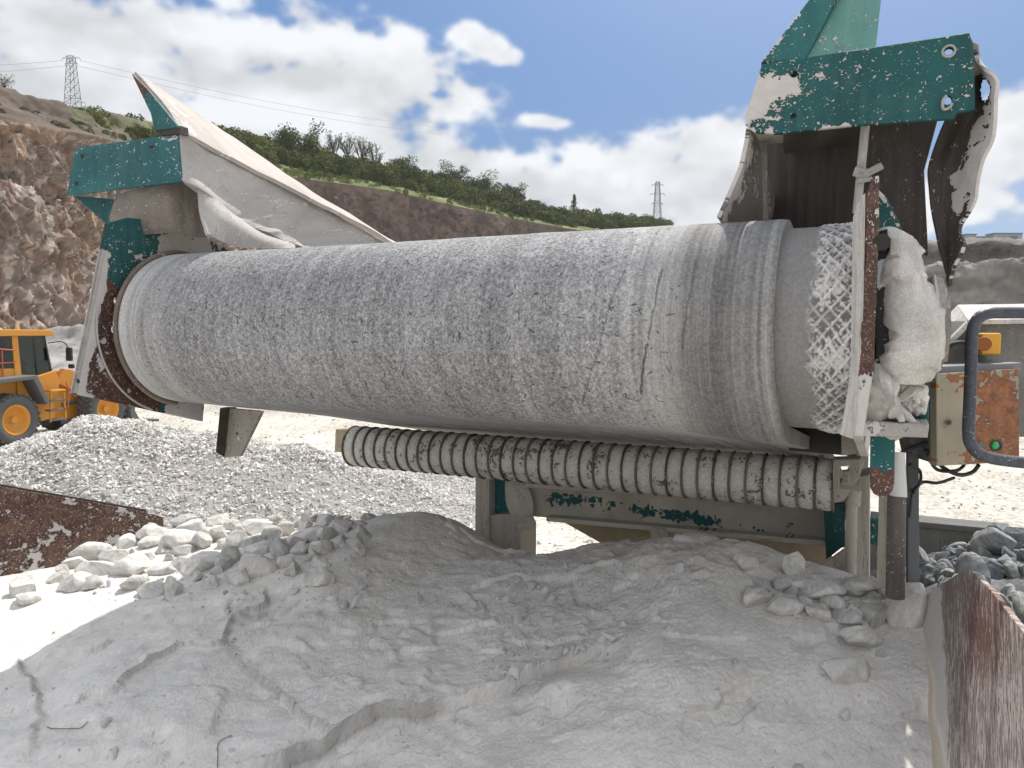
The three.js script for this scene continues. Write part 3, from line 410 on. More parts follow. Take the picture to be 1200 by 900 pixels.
    lp('lift_cylinder', rod(V3(2.3, 0.95, s * 0.3), V3(3.6, 1.15, s * 0.36), 0.07, 0.07), grey);
  }
  const roof = lp('roof', prof([[-0.45, 3.2], [1.72, 3.2], [1.76, 3.26], [1.6, 3.34], [-0.35, 3.36], [-0.48, 3.28]], 1.5, 0), Y);
  lp('beacon', merge([rod(V3(0.9, 3.34, 0.3), V3(0.9, 3.4, 0.3), 0.07, 0.07, 16), rod(V3(0.9, 3.4, 0.3), V3(0.9, 3.56, 0.3), 0.055, 0.045, 16)]), std({ color: lin(0.6, 0.45, 0.2), roughness: 0.4 }), roof);
  lp('windscreen', (() => { const g = new THREE.PlaneGeometry(1.15, 1.35); g.rotateY(Math.PI / 2); g.rotateZ(0.14); g.translate(1.62, 2.5, 0); return g; })(), glass);
  lp('seat', merge([box(0.5, 0.14, 0.5, 0.55, 2.15, 0, 0.05), box(0.14, 0.75, 0.48, 0.3, 2.5, 0, 0.05)]), blk);
  lp('steering_column', merge([bar(V3(1.4, 1.95, 0), V3(1.2, 2.35, 0), 0.09, 0.09), (() => { const g = new THREE.TorusGeometry(0.19, 0.02, 8, 24); g.rotateY(Math.PI / 2); g.rotateZ(0.9); g.translate(1.17, 2.4, 0); return g; })()]), blk);
  lp('front_frame', prof([[1.9, 0.5], [3.7, 0.5], [3.6, 1.1], [2.8, 1.25], [2.5, 2.0], [2.1, 2.05], [1.95, 1.2]], 0.6, 0), Y);
  lp('front_axle', rod(V3(3.3, 0.75, -0.8), V3(3.3, 0.75, 0.8), 0.14, 0.14), grey);
  lp('bucket', (() => { const g = prof([[4.2, 0.15], [5.4, 0.12], [5.4, 0.17], [4.5, 0.28], [4.3, 0.6], [4.4, 1.0], [4.7, 1.2], [4.66, 1.26], [4.3, 1.1], [4.15, 0.6]], 2.6, 0); return g; })(), grey);
}

// ------------------------------------------------------------------ the conveyor head
const conveyor = thing('belt_conveyor', 'dust-caked conveyor head with grey rubber belt over its drum and teal skirt plates', 'conveyor', C(0.85, 1, -EYE));
const cp = (n, g, m, par = conveyor, label) => part(n, g, m, par, false, label);
{
  const R = 0.192, TB = 0.019, LB = 1.655, ang = 12 * deg;
  // belt path in the plane across the drum: top run in, round the drum, bottom run out
  const path = []; const dt = Math.cos(ang), dh = -Math.sin(ang), R2 = R + TB;
  const topT = [R2 * Math.sin(ang), R2 * Math.cos(ang)];
  for (let i = 14; i > 0; i--) { const k = i <= 8 ? i * 0.05 : 0.4 + (i - 8) * 0.9; path.push([topT[0] + dt * k, topT[1] + dh * k]); }
  for (let i = 0; i <= 110; i++) { const a = Math.PI / 2 - ang + i / 110 * (Math.PI + 2.5 * deg); path.push([R2 * Math.cos(a), R2 * Math.sin(a)]); }
  const bt = path[path.length - 1].slice(), ra = 9.5 * deg; for (let i = 1; i <= 22; i++) { const k = i <= 16 ? i * 0.04 : 0.64 + (i - 16) * 0.9; path.push([bt[0] + Math.cos(ra) * k, bt[1] - Math.sin(ra) * k - Math.max(0, k - 1.2) * 0.08]); }
  const len = [0]; for (let i = 1; i < path.length; i++) len.push(len[i - 1] + Math.hypot(path[i][0] - path[i - 1][0], path[i][1] - path[i - 1][1]));
  const l0 = len[14] - 0.12, SPAN = 0.95, tri = (x) => { let q = ((x % 2) + 2) % 2; return q > 1 ? 2 - q : q; };
  const NS = 150, pos = [], uv = [], idx = [], n = path.length;
  const nor = path.map((p, i) => { const a = path[Math.max(i - 1, 0)], b = path[Math.min(i + 1, n - 1)], x = b[0] - a[0], y = b[1] - a[1], l = Math.hypot(x, y); return [y / l, -x / l]; }).map(([x, y], i) => (x * path[i][0] + y * path[i][1]) < 0 && i > 13 && i < 126 ? [-x, -y] : [x, y]);
  for (const lay of [0, 1]) for (let j = 0; j < n; j++) for (let i = 0; i <= NS; i++) {
    const s = i / NS * LB, [t, h] = path[j]; let [nx, ny] = nor[j]; if (j <= 13) { nx = Math.sin(ang); ny = Math.cos(ang); } if (j >= 125) { nx = -Math.sin(ang); ny = -Math.cos(ang); }
    const l = len[j] - l0, edge = sstep(LB - 0.24, LB, s), after = sstep(0.52, 0.78, l);
    const wob = (fb2(s * 5, l * 4 + 3, 3) - 0.5) * 0.004 + edge * after * 0.014 + (sstep(0.02, 0, s) + sstep(LB - 0.012, LB, s)) * -0.002 + Math.max(0, 1 - Math.abs(s - 1.46) / 0.02) * -0.0012;
    const q = C(s + edge * after * 0.012, t + nx * (lay ? -TB : wob), h + ny * (lay ? -TB : wob)); pos.push(q.x, q.y, q.z); uv.push(s / LB, 1 - tri(l / SPAN));
  }
  const S = NS + 1, L1 = n * S; for (let j = 0; j < n - 1; j++) { for (let i = 0; i < NS; i++) { const a = j * S + i; idx.push(a, a + S, a + 1, a + 1, a + S, a + S + 1); const b = L1 + a; idx.push(b, b + 1, b + S, b + 1, b + S + 1, b + S); } for (const i of [0, NS]) { const a = j * S + i, k = pos.length / 3; for (const m of [a, a + S, L1 + a, L1 + a + S]) { pos.push(pos[m * 3], pos[m * 3 + 1], pos[m * 3 + 2]); uv.push(uv[m * 2], uv[m * 2 + 1]); } idx.push(k, k + 1, k + 2, k + 1, k + 3, k + 2); } }
  const bg = new THREE.BufferGeometry(); bg.setAttribute('position', new THREE.Float32BufferAttribute(pos, 3)); bg.setAttribute('uv', new THREE.Float32BufferAttribute(uv, 2)); bg.setIndex(idx); bg.computeVertexNormals();
  // flecks: short dark nicks scattered over the rubber
  const W = 1800, H = 1033, fleck = new Float32Array(W * H), r = rng(21);
  const mark = (x, y, a, L, w, k) => { const c = Math.cos(a), s = Math.sin(a); for (let q = -L; q <= L; q += 0.5) { const ww = w * (1 - Math.abs(q / L) * 0.7); for (let e = -Math.ceil(ww); e <= ww; e++) { const X = Math.round(x + c * q - s * e + Math.sin(q * 0.15 + x) * 1.2), Y = Math.round(y + s * q + c * e); if (X >= 0 && X < W && Y >= 0 && Y < H) fleck[Y * W + X] = Math.max(fleck[Y * W + X], k * (1 - Math.abs(e) / (ww + 1))); } } };
  for (let i = 0; i < 1250; i++) mark(r() * W * 0.86 + W * 0.04, r() * H, r() * 6.28, 2 + r() ** 3 * 8, 0.8 + r() * 1.2, 0.45 + r() * 0.5);
  for (let i = 0; i < 34; i++) mark(r() * W * 0.8 + W * 0.06, r() * H, r() * 6.28, 5 + r() * 8, 1.6 + r() * 1.4, 0.75);
  const line = (pts, w, k) => { for (let i = 0; i < pts.length - 1; i++) { const [a, b] = [pts[i], pts[i + 1]], N = 60; for (let q = 0; q < N; q++) { const x = lerp(a[0], b[0], q / N) * W, y = (1 - lerp(a[1], b[1], q / N)) * H; mark(x + (r() - 0.5) * 2, y, 1.57 + (r() - 0.5), 3, w, k * (0.4 + r() * 0.6)); } } };
  line([[0.775, 0.30], [0.79, 0.36], [0.81, 0.44], [0.825, 0.55], [0.835, 0.6]], 1, 0.42); line([[0.853, 0.34], [0.86, 0.4], [0.866, 0.45]], 1.4, 0.7); line([[0.868, 0.46], [0.874, 0.53], [0.877, 0.6]], 1.8, 0.5); line([[0.905, 0.44], [0.912, 0.55], [0.914, 0.62]], 1.6, 0.4); line([[0.405, 0.2], [0.395, 0.24], [0.392, 0.28]], 1, 0.7); line([[0.65, 0.13], [0.652, 0.16]], 2, 0.7);
  const bT = tex(W, H, (u, v) => {
    const x = u * LB, y = v * SPAN, a = fb2(x * 7, y * 5, 4), sp = n2(x * 330, y * 300), sp2 = n2(x * 170 + 9, y * 150), st = fb2(x * 160, y * 2.2, 3), st2 = fb2(x * 45 + 5, y * 1.2, 2), L = sstep(0.17, 0.0, u), Rr = sstep(0.80, 0.9, u), band = sstep(0.885, 0.905, u);
    const sk = Math.max(L, Rr), body = 1 - sk;
    const grit = n2(x * 620, y * 560); let k = 140 + (a - 0.5) * 26 + (fb2(x * 30 + 2, y * 24, 3) - 0.5) * 12 + body * ((sp - 0.5) * 46 + (grit - 0.5) * 56 + (sp2 - 0.5) * 30 + (st2 - 0.5) * 22 + (st - 0.5) * 28) + sk * ((st - 0.5) * 56 + (st2 - 0.5) * 44 + (sp - 0.5) * 30);
    k += L * 30 - band * 24 + sstep(0.09, 0.02, Math.abs(u - 0.835)) * 14 + sstep(0.975, 0.985, u) * 8;
    const f = fleck[Math.min(H - 1, Math.floor((1 - v) * H)) * W + Math.min(W - 1, Math.floor(u * W))]; k *= 1 - 0.72 * f;
    const warm = 0.5 + 0.5 * sk; return [k * (0.995 + 0.01 * warm), k * 0.995, k * (1.012 - 0.03 * warm), 0.55 + body * ((sp - 0.5) * 0.4 + (sp2 - 0.5) * 0.3 + (grit - 0.5) * 0.2) + sk * (st - 0.5) * 0.4 - f * 0.5];
  }, THREE.ClampToEdgeWrapping);
  cp('belt', bg, std({ ...bT, bumpScale: 0.0013, roughness: 0.95 }), conveyor, 'worn grey conveyor belt covered in dusty nicks');

  // head drum and its diamond lagging
  const along = (s) => C(s, 0, 0), ds = 0.01, de = 1.79;
  const drum = cp('head_drum', (() => { const g = new THREE.CylinderGeometry(R - 0.008, R - 0.008, de - ds, 72, 1); g.applyQuaternion(new THREE.Quaternion().setFromUnitVectors(V3(0, 1, 0), AX)); const m = along((ds + de) / 2); g.translate(m.x, m.y, m.z); return g; })(), M.dark);
  const NA = 560, NW = 130, lp = [], lu = [], li = [], lc = [], lr0 = LB - 0.03, lr1 = de;
  for (let j = 0; j <= NA; j++) for (let i = 0; i <= NW; i++) {
    const a = j / NA * Math.PI * 2, w = i / NW, s = lerp(lr0, lr1, w), q = w * (lr1 - lr0), arc = a * R;
    const zone = sstep(0.085, 0.11, q + (fb2(arc * 30, 3, 2) - 0.5) * 0.03) * sstep(1.0, 0.97, w), wq = q + (fb2(arc * 22, q * 22, 2) - 0.5) * 0.012, d1 = Math.abs((((wq + arc * 0.8) / 0.024) % 1 + 1) % 1 - 0.5) * 2, d2 = Math.abs((((wq - arc * 0.8) / 0.024) % 1 + 1) % 1 - 0.5) * 2;
    const wear = fb2(arc * 26, q * 26 + 4, 3), cake = n2(arc * 300, q * 300), ridge = Math.max(sstep(0.6, 0.95, d1), sstep(0.6, 0.95, d2)) * zone;
    const dz = ridge * 0.0075 * (0.25 + wear * 1.1) + zone * (wear - 0.4) * 0.006 + (cake - 0.5) * 0.002 * zone + (n2(arc * 90, q * 90) - 0.5) * 0.001 - sstep(0.97, 1, w) * 0.006, rr = R + dz;
    const p = C(s, rr * Math.cos(a), rr * Math.sin(a)); lp.push(p.x, p.y, p.z); lu.push(w, j / NA * 8);
    const dusty = clamp(ridge * (0.45 + wear * 0.8) + zone * sstep(0.40, 0.62, wear + (cake - 0.5) * 0.7) * 0.85 + 0.12 * (1 - zone)), c = mix3([0.17, 0.165, 0.16], [0.60, 0.58, 0.56], dusty); lc.push(...c.map((k) => k * (0.85 + 0.3 * cake)));
  }
  for (let j = 0; j < NA; j++) for (let i = 0; i < NW; i++) { const a = j * (NW + 1) + i; li.push(a, a + 1, a + NW + 1, a + 1, a + NW + 2, a + NW + 1); }
  const lg = new THREE.BufferGeometry(); lg.setAttribute('position', new THREE.Float32BufferAttribute(lp, 3)); lg.setAttribute('uv', new THREE.Float32BufferAttribute(lu, 2)); lg.setAttribute('color', new THREE.Float32BufferAttribute(lc, 3)); lg.setIndex(li); lg.computeVertexNormals();
  cp('lagging', lg, std({ vertexColors: true, roughness: 1 }), drum, 'white dust packed into diamond grooves of the bare drum end');
  cp('drum_shaft', rod(along(-0.04), along(1.86), 0.045, 0.045, 24), M.dustySteel, drum);
}

// left side plate, standing in a plane across the drum end
{
  const S0 = -0.055, ls = (px, py) => onS(px, py, S0);
  const outl = [ls(126, 262), ls(150, 255), ls(215, 262), ls(330, 330), ls(330, 430), ls(240, 470), ls(238, 494), ls(86, 461)], f0 = frameOf(outl), at = (x, y) => f0.uv(ls(x, y));
  const eT = at(126, 262), eB = at(86, 461), [ru, rv] = at(143, 428), [ru2] = at(178, 440), [, rTop] = at(140, 350), [, tTop] = at(140, 296), [gu] = at(192, 480), eU = (v) => lerp(eB[0], eT[0], clamp((v - eB[1]) / (eT[1] - eB[1]))), sc = ru2 - ru, [tu, tv] = at(128, 330);
  const side = cp('side_plate', plate(outl, 0.014, { holes: [[ls(137, 352), 0.012], [ls(135, 386), 0.014]] }), worn({ W: f0.x1 - f0.x0, H: f0.y1 - f0.y0, px: 1280, seed: 21, base: [16, 70, 72], dust: (u, v) => { const e = (u - eU(v)) / sc, low = sstep(rTop + 0.06, rTop - 0.08, v); return 0.3 + sstep(0.42, 0.22, e) * 0.5 * sstep(tTop + 0.03, tTop - 0.05, v) + sstep(gu - 0.03, gu + 0.03, u) * 0.5 - sstep(tTop - 0.01, tTop + 0.05, v) * 0.28 - gs(u, v, tu, tv, sc * 0.3, 0.1) * 0.3 - low * 0.12 * sstep(0.5, 0.8, e); }, rust: (u, v) => { const e = (u - eU(v)) / sc; return sstep(rTop + 0.16, rTop - 0.06, v) * sstep(0.16, 0.4, e) * sstep(gu + 0.05, gu - 0.08, u) * 1.2; }, film: 0.12, speck: 0.7 }), conveyor, 'rust-brown and white end plate left of the drum');
  cp('flange', plate([ls(126, 262), ls(86, 461), ls(90, 464), ls(131, 264)], 0.012, { dir: AX.clone().multiplyScalar(-1) }), worn({ W: 0.05, H: 0.5, seed: 22, base: [70, 52, 44], dust: () => 0.2, rust: () => 0.5 }), side);
  const pts = []; for (let i = 0; i <= 26; i++) { const a = lerp(70, 262, i / 26) * deg; pts.push(C(S0 + 0.03, 0.02 + 0.217 * Math.cos(a), 0.217 * Math.sin(a))); }
  cp('rubber_seal', tube(pts, 0.009, 80, 8), worn({ W: 0.6, H: 0.06, seed: 23, base: [112, 98, 88], dust: () => 0.26, rust: () => 0.28 }), side);
  const p2 = []; for (let i = 0; i <= 22; i++) { const a = lerp(165, 250, i / 22) * deg; p2.push(C(S0 + 0.004, 0.01 + 0.245 * Math.cos(a), 0.245 * Math.sin(a))); }
  cp('dust_ridge', tube(p2, 0.0032, 60, 6), M.cake, side);
  cp('bracket', plate([onT(92, 230, -0.06), onT(142, 233, -0.06), onT(152, 262, -0.02), onT(205, 286, 0.03), onT(200, 300, 0.03), onT(126, 268, -0.06)], 0.012), worn({ W: 0.25, H: 0.15, seed: 24, base: [14, 72, 74], dust: (u, v) => 0.05 + gs(u, v, 1, 0.2, 0.4, 0.3) * 0.5, film: 0.08 }), side, 'dark teal bracket under the left skirt plate');
  // lower lug under the drum
  const lug = cp('lug_plate', plate([onT(266, 478, 0.1), onT(307, 482, 0.1), onT(281, 535, 0.1), onT(262, 536, 0.1)], 0.012, { holes: [[onT(278, 508, 0.1), 0.006]] }), M.dustySteel, conveyor, 'hanging grey lug with a small bolt hole');
  cp('flange', plate([onT(258, 478, 0.06), onT(268, 478, 0.1), onT(263, 536, 0.1), onT(252, 530, 0.06)], 0.03, { dir: BX }), M.dark, lug);
}

// left skirt hood
{
  const t0 = -0.10, fr = TT(t0, [88, 173], [208, 157], [213, 213], [78, 229]);
  const front = fr.map((p) => p), hood = cp('skirt_hood', plate(front, 0.012, { holes: [[onT(96, 183, t0), 0.0065], [onT(177, 172, t0), 0.0065], [onT(89, 215, t0), 0.0065]] }), worn({ W: 0.32, H: 0.15, px: 1024, seed: 31, base: [24, 88, 93], dust: (u, v) => -0.05 + sstep(0.3, 0.9, u) * 0.1 + gs(u, v, 0.9, 0, 0.4, 0.2) * 0.14, film: 0.06, speck: 0.9 }), conveyor, 'teal front plate of the left skirt hood');
  const back = (p, k) => p.clone().addScaledVector(BD, k);
  for (const [x, y] of [[96, 183], [177, 172], [89, 215]]) cp('bolt', rod(onT(x, y, t0 + 0.006), onT(x, y, t0 - 0.004), 0.005, 0.005, 6), M.dark, hood);
  const a = onT(209, 156, t0 + 0.005), b = onT(214, 213, t0 + 0.005), sa = sOf(a);
  const whiteSkirt = worn({ W: 1.4, H: 0.3, px: 1024, seed: 32, base: [160, 155, 150], dust: (u, v) => 0.3 - gs(u, v, 0.0, 0.5, 0.16, 0.9) * 0.15, film: 0.5, speck: 0.3, bump: 0.002, rough: 0.95, edge: 0.06 });
  const cre = [[214, 213], [240, 229], [268, 252], [305, 274], [345, 290], [420, 312]].map(([x, y], i) => onS(x, y, sa + 0.012 + i * 0.004));
  const rowT = [0, 0.2, 0.45, 0.75, 1.05, 1.45].map((k) => back(a, k)), rowM = cre.map((p, i) => p.clone().lerp(rowT[i], 0.5).addScaledVector(AX, -0.004 + 0.004 * Math.sin(i * 1.7)));
  cp('inner_wall', sheet([rowT, rowM, cre], 120, 36, { thick: 0.008, disp: (p, u, v) => ((fb3(p.x * 6, p.y * 6, p.z * 6, 3) - 0.5) * 0.034 + Math.max(0, 1 - Math.abs(fb3(p.x * 4 + 9, p.y * 5, p.z * 4, 2) - 0.5) * 22) * 0.006 - Math.exp(-(((u - 0.42 - v * 0.2) / 0.03) ** 2)) * 0.008 - sstep(0.75, 1, v) * 0.012) * sstep(0, 0.15, u) }), whiteSkirt, hood, 'dust-white dented inner wall of the left skirt');
  cp('bolt', rod(onS(249, 192, sa), onS(249, 192, sa + 0.006), 0.006, 0.006, 8), M.dark, hood); cp('bolt', rod(onS(262, 222, sa), onS(262, 222, sa + 0.012), 0.012, 0.009, 12), M.cake, hood);
  cp('seam_strip', plate([onS(256, 184, sa + 0.004), onS(259, 186, sa + 0.004), onS(262, 235, sa + 0.006), onS(258, 230, sa + 0.006)], 0.004), M.cake, hood);
  // lower flap, bent inward down to the belt
  const up = [[232, 221], [250, 234], [268, 251], [300, 272], [340, 288]].map(([x, y], i) => onS(x, y, sa + 0.014 + i * 0.003)), lowp = [[241, 276], [256, 283], [272, 288], [300, 291], [345, 294]].map(([x, y], i) => onS(x, y, 0.17 + i * 0.004)), mdl = up.map((p, i) => p.clone().lerp(lowp[i], 0.5).addScaledVector(AX, [-0.01, 0.02, 0.035, 0.022, 0.004][i]));
  cp('lower_flap', sheet([up, mdl, lowp], 60, 30, { thick: 0.01, disp: (p, u, v) => (fb3(p.x * 14, p.y * 14, p.z * 14, 3) - 0.5) * 0.01 }), whiteSkirt, hood, 'wavy white flap bent down towards the belt');
  const greyEnd = worn({ W: 0.2, H: 0.2, seed: 33, base: [104, 93, 84], dust: () => 0.0, film: 0.28, speck: 1.0, bump: 0.006, edge: 0.2 });
  const endL = [onT(140, 226, -0.07), onT(198, 210, -0.07), onT(205, 276, -0.05), onT(186, 278, -0.06), onT(152, 274, -0.07), onT(133, 257, -0.07)];
  const eRow = (l) => l.map(([x, y, t]) => onT(x, y, t));
  cp('end_plate', sheet([eRow([[139, 228, -0.06], [165, 222, -0.065], [196, 214, -0.05], [214, 212, -0.02], [234, 222, 0.02]]), eRow([[134, 246, -0.06], [163, 247, -0.075], [197, 244, -0.065], [216, 244, -0.025], [238, 250, 0.02]]), eRow([[134, 259, -0.055], [160, 264, -0.075], [198, 262, -0.06], [219, 265, -0.02], [241, 266, 0.02]]), eRow([[151, 274, -0.055], [168, 275, -0.07], [200, 272, -0.05], [224, 277, -0.01], [242, 278, 0.02]])], 60, 40, { thick: 0.01, disp: (p) => (fb3(p.x * 22, p.y * 22, p.z * 22, 3) - 0.5) * 0.012 }), greyEnd, hood, 'grey crusted plate folded under the teal front plate');
  cp('lip', plate([onT(203, 210, -0.085), onT(213, 206, -0.085), onT(234, 221, -0.03), onT(231, 226, -0.03), onT(212, 213, -0.085)], 0.006), M.cake, hood);
  // outer wall and upper wing
  const wt = onT(157, 86, t0), wb = back(onT(432, 277, 1.25), 0), fb = back(a, 1.42), mid1 = wt.clone().lerp(wb, 0.4);
  cp('wing', sheet([[wt, mid1, wb], [wt.clone().lerp(a, 0.5).addScaledVector(AX, 0.012), mid1.clone().lerp(back(a, 0.55), 0.5).addScaledVector(AX, 0.008), wb.clone().lerp(fb, 0.5)], [a, back(a, 0.55), fb].map((p, i) => p.clone().add(V3(0, -0.006, 0)).addScaledVector(AX, [0.004, 0.028, 0.01][i]))], 80, 24, { thick: 0.012, disp: (p) => (fb3(p.x * 5, p.y * 5, p.z * 5, 3) - 0.5) * 0.03 }), worn({ W: 1.4, H: 0.3, px: 1024, seed: 34, base: [168, 158, 150], dust: (u, v) => 0.3, film: 0.5, speck: 0.3, rough: 0.95, bump: 0.002, edge: 0.06 }), hood, 'pale dusty upper wing sloping back above the left skirt');
  cp('wing_end', plate([onT(154, 86, t0 - 0.012), onT(172, 104, t0 - 0.01), onT(209, 149, t0 - 0.008), onT(181, 153, t0 - 0.01), onT(176, 133, t0 - 0.012)], 0.01), worn({ W: 0.14, H: 0.16, seed: 35, base: [24, 78, 82], dust: (u, v) => 0.0 + sstep(0.4, 1, v) * 0.1, rust: (u, v) => sstep(0.15, 0.75, v) * 0.85, film: 0.12 }), hood, 'dark teal triangular end of the left wing');
  cp('gap_shade_strip', plate([onT(181, 152, t0 - 0.004), onT(210, 147, t0 - 0.004), onT(211, 157, t0 - 0.004), onT(186, 158, t0 - 0.004)], 0.03), M.dark, hood);  // dark strip standing in for the shadowed gap below the wing
}

// right skirt hood
{
  const t0 = -0.05, back = (p, k) => p.clone().addScaledVector(BD, k);
  const fr = TT(t0, [893, 75], [1136, 38], [1141, 60], [1143, 128], [1121, 133], [1119, 139], [1000, 147], [908, 157], [884, 155], [873, 146], [874, 134]);
  const fm = worn({ W: 0.43, H: 0.2, px: 1400, seed: 47, base: [16, 78, 78], dust: (u, v) => 0.03 + gs(u, v, 0.0, 0.15, 0.13, 0.7) * 0.6 + gs(u, v, 0.1, 0.25, 0.2, 0.4) * 0.22 + gs(u, v, 0.12, 0.66, 0.17, 0.22) * 0.7 + gs(u, v, 0.5, 1.0, 0.5, 0.05) * 0.3 + gs(u, v, 0.96, 0.36, 0.07, 0.14) * 0.6 + gs(u, v, 0.99, 0.75, 0.04, 0.3) * 0.35 + gs(u, v, 0.4, 0.02, 0.6, 0.06) * 0.4 + gs(u, v, 0.42, 0.72, 0.09, 0.07) * 0.45 + gs(u, v, 0.62, 0.88, 0.2, 0.05) * 0.38, rust: (u, v) => gs(u, v, 0.12, 0.35, 0.1, 0.25) * 0.35, film: 0.03, speck: 0.95 });
  const hood = cp('skirt_hood', plate(fr, 0.012, { holes: [[onT(931, 87, t0), 0.0075], [onT(1112, 60, t0), 0.0085], [onT(930, 136, t0), 0.0075, 0.8], [onT(1110, 117, t0), 0.0085, 1.2]] }), fm, conveyor, 'chipped teal front plate of the right skirt hood');
  const ring = new THREE.TorusGeometry(0.0095, 0.002, 8, 28); ring.lookAt(BX.clone()); const rp = onT(1112, 60, t0 - 0.001); ring.translate(rp.x, rp.y, rp.z); cp('hole_rim', ring, M.cake, hood);
  const sL = 1.53, innerM = worn({ W: 0.8, H: 0.35, px: 768, seed: 48, base: [96, 90, 86], dust: (u, v) => 0.2 + gs(u, v, 0, 0.5, 0.12, 1) * 0.3, film: 0.3, speck: 0.4 });
  const fe = [[875, 150], [872, 174], [863, 205], [850, 235], [841, 254]].map(([x, y]) => onT(x, y, -0.035)), fbk = [0.12, 0.3, 0.6, 1.1].map((k) => fe.map((p) => back(p, k)));
  const cols = [0, 1, 2, 3, 4].map((i) => [fe[i], ...fbk.map((q) => q[i])]);
  cp('inner_wall', sheet(cols, 40, 40, { thick: 0.008, disp: (p, u, v) => (fb3(p.x * 8, p.y * 8, p.z * 8, 3) - 0.5) * 0.014 }), innerM, hood, 'flared inner skirt wall curving down onto the belt');
  const liner = [[890, 152], [891, 200], [894, 258]].map(([x, y]) => onT(x, y, 0.02));
  cp('liner_edge', plate([liner[0], onT(897, 152, 0.02), onT(899, 258, 0.02), liner[2]], 0.02), innerM, hood);
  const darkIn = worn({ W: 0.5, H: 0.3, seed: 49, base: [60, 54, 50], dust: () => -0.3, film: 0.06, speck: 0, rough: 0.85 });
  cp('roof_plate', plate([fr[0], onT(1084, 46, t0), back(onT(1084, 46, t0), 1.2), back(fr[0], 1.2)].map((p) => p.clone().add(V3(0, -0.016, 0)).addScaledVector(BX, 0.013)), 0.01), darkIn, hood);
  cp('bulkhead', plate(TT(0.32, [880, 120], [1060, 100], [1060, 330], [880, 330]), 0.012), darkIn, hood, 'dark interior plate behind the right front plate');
  cp('outer_wall', plate(TT(0.1, [1012, 130], [1098, 124], [1099, 140], [1083, 200], [1088, 300], [1066, 290], [1036, 228], [1012, 205]), 0.012), worn({ W: 0.2, H: 0.35, seed: 50, base: [58, 52, 48], dust: (u, v) => gs(u, v, 0.9, 0, 0.5, 0.15) * 0.4, rust: () => 0, film: 0.06, speck: 0.15 }), hood, 'brown outer wall of the right hood ending in a point');
  cp('hanger_rod', rod(onT(1014, 148, 0.03), onT(1004, 250, 0.03), 0.008, 0.008, 14), M.cake, hood);
  cp('hanger_clip', merge([bar(onT(1001, 200, 0.015), onT(1019, 205, 0.015), 0.018, 0.012), bar(onT(1012, 205, 0.01), onT(1034, 194, 0.0), 0.012, 0.008), bar(onT(1005, 212, 0.015), onT(1022, 209, 0.015), 0.009, 0.008)]), M.cake, hood);
  cp('stiffener', plate(TT(0.0, [884, 153], [915, 151], [914, 161], [888, 163]), 0.05), M.dustySteel, hood);
  // upper wing
  cp('wing', plate([onT(892, 74, t0 + 0.004), onT(962, -20, t0 + 0.1), onT(990, -70, t0 + 0.16), onT(1016, -70, t0 + 0.16), onT(944, 68, t0 + 0.006)], 0.012), worn({ W: 0.2, H: 0.25, px: 768, seed: 51, base: [22, 86, 84], dust: (u, v) => 0.08 + sstep(0.24, 0.0, u - v * 0.62) * 0.55, film: 0.04, speck: 0.4 }), hood, 'teal wing plate with a dusty white edge');
  cp('wing_web', plate([onT(943, 70, t0 + 0.016), onT(1014, -70, t0 + 0.2), onT(1040, -70, t0 + 0.2), onT(1026, 55, t0 + 0.016)], 0.008), worn({ W: 0.15, H: 0.22, px: 768, seed: 52, base: [82, 132, 122], dust: (u, v) => -0.08 + gs(u, v, 0.2, 0.0, 0.6, 0.3) * 0.25, film: 0.1, speck: 1.0, edge: 0.2 }), hood, 'paler teal web plate between wing and front plate');
  const flM = worn({ W: 0.12, H: 0.45, px: 1024, seed: 53, base: [58, 53, 49], dust: (u, v) => sstep(0.45, 0.8, u) * (0.52 * sstep(0.3, 0.5, v) + 0.2) + sstep(0.9, 0.97, u) * 0.3, rust: (u, v) => 0.12 * sstep(0.6, 0.4, u), film: 0.12, speck: 0.3 });
  const g = [[[1137, 44, -0.02], [1143, 58, -0.02], [1148, 76, -0.03]], [[1126, 92, 0.0], [1146, 92, 0.02], [1167, 90, -0.05]], [[1113, 126, 0.02], [1143, 132, 0.04], [1171, 128, -0.06]], [[1098, 165, 0.04], [1128, 162, 0.06], [1169, 155, -0.05]], [[1088, 198, 0.05], [1116, 195, 0.07], [1155, 190, -0.03]], [[1090, 240, 0.05], [1110, 238, 0.06], [1140, 240, 0.0]], [[1094, 262, 0.04], [1110, 262, 0.05], [1127, 268, 0.01]], [[1101, 298, 0.02], [1112, 298, 0.03], [1132, 290, -0.02]], [[1109, 326, 0.01], [1113, 328, 0.01], [1121, 318, -0.01]], [[1113, 335, 0.01], [1115, 335, 0.01], [1117, 334, 0.0]]].map((q) => q.map(([x, y, t]) => onT(x, y, t)));
  cp('torn_flap', sheet(g, 40, 110, { thick: 0.006, disp: (p) => (fb3(p.x * 16, p.y * 16, p.z * 16, 3) - 0.5) * 0.012, cut: (u, v) => ((u - 0.72) / 0.16) ** 2 + ((v - 0.15) / 0.038) ** 2 < 1 }), flM, hood, 'curled torn plate hanging at the right with white flaking edge');
  cp('fold_tab', plate(TT(-0.02, [1139, 48], [1147, 52], [1150, 82], [1142, 84]), 0.03), M.dustySteel, hood);
  cp('wire_loop', tube([onT(1109, 112, t0 - 0.004), onT(1105, 118, t0 - 0.006), onT(1106, 128, t0 - 0.006), onT(1113, 126, t0 - 0.004), onT(1116, 121, t0 - 0.002)], 0.0025, 30, 6), M.cake, hood);
}

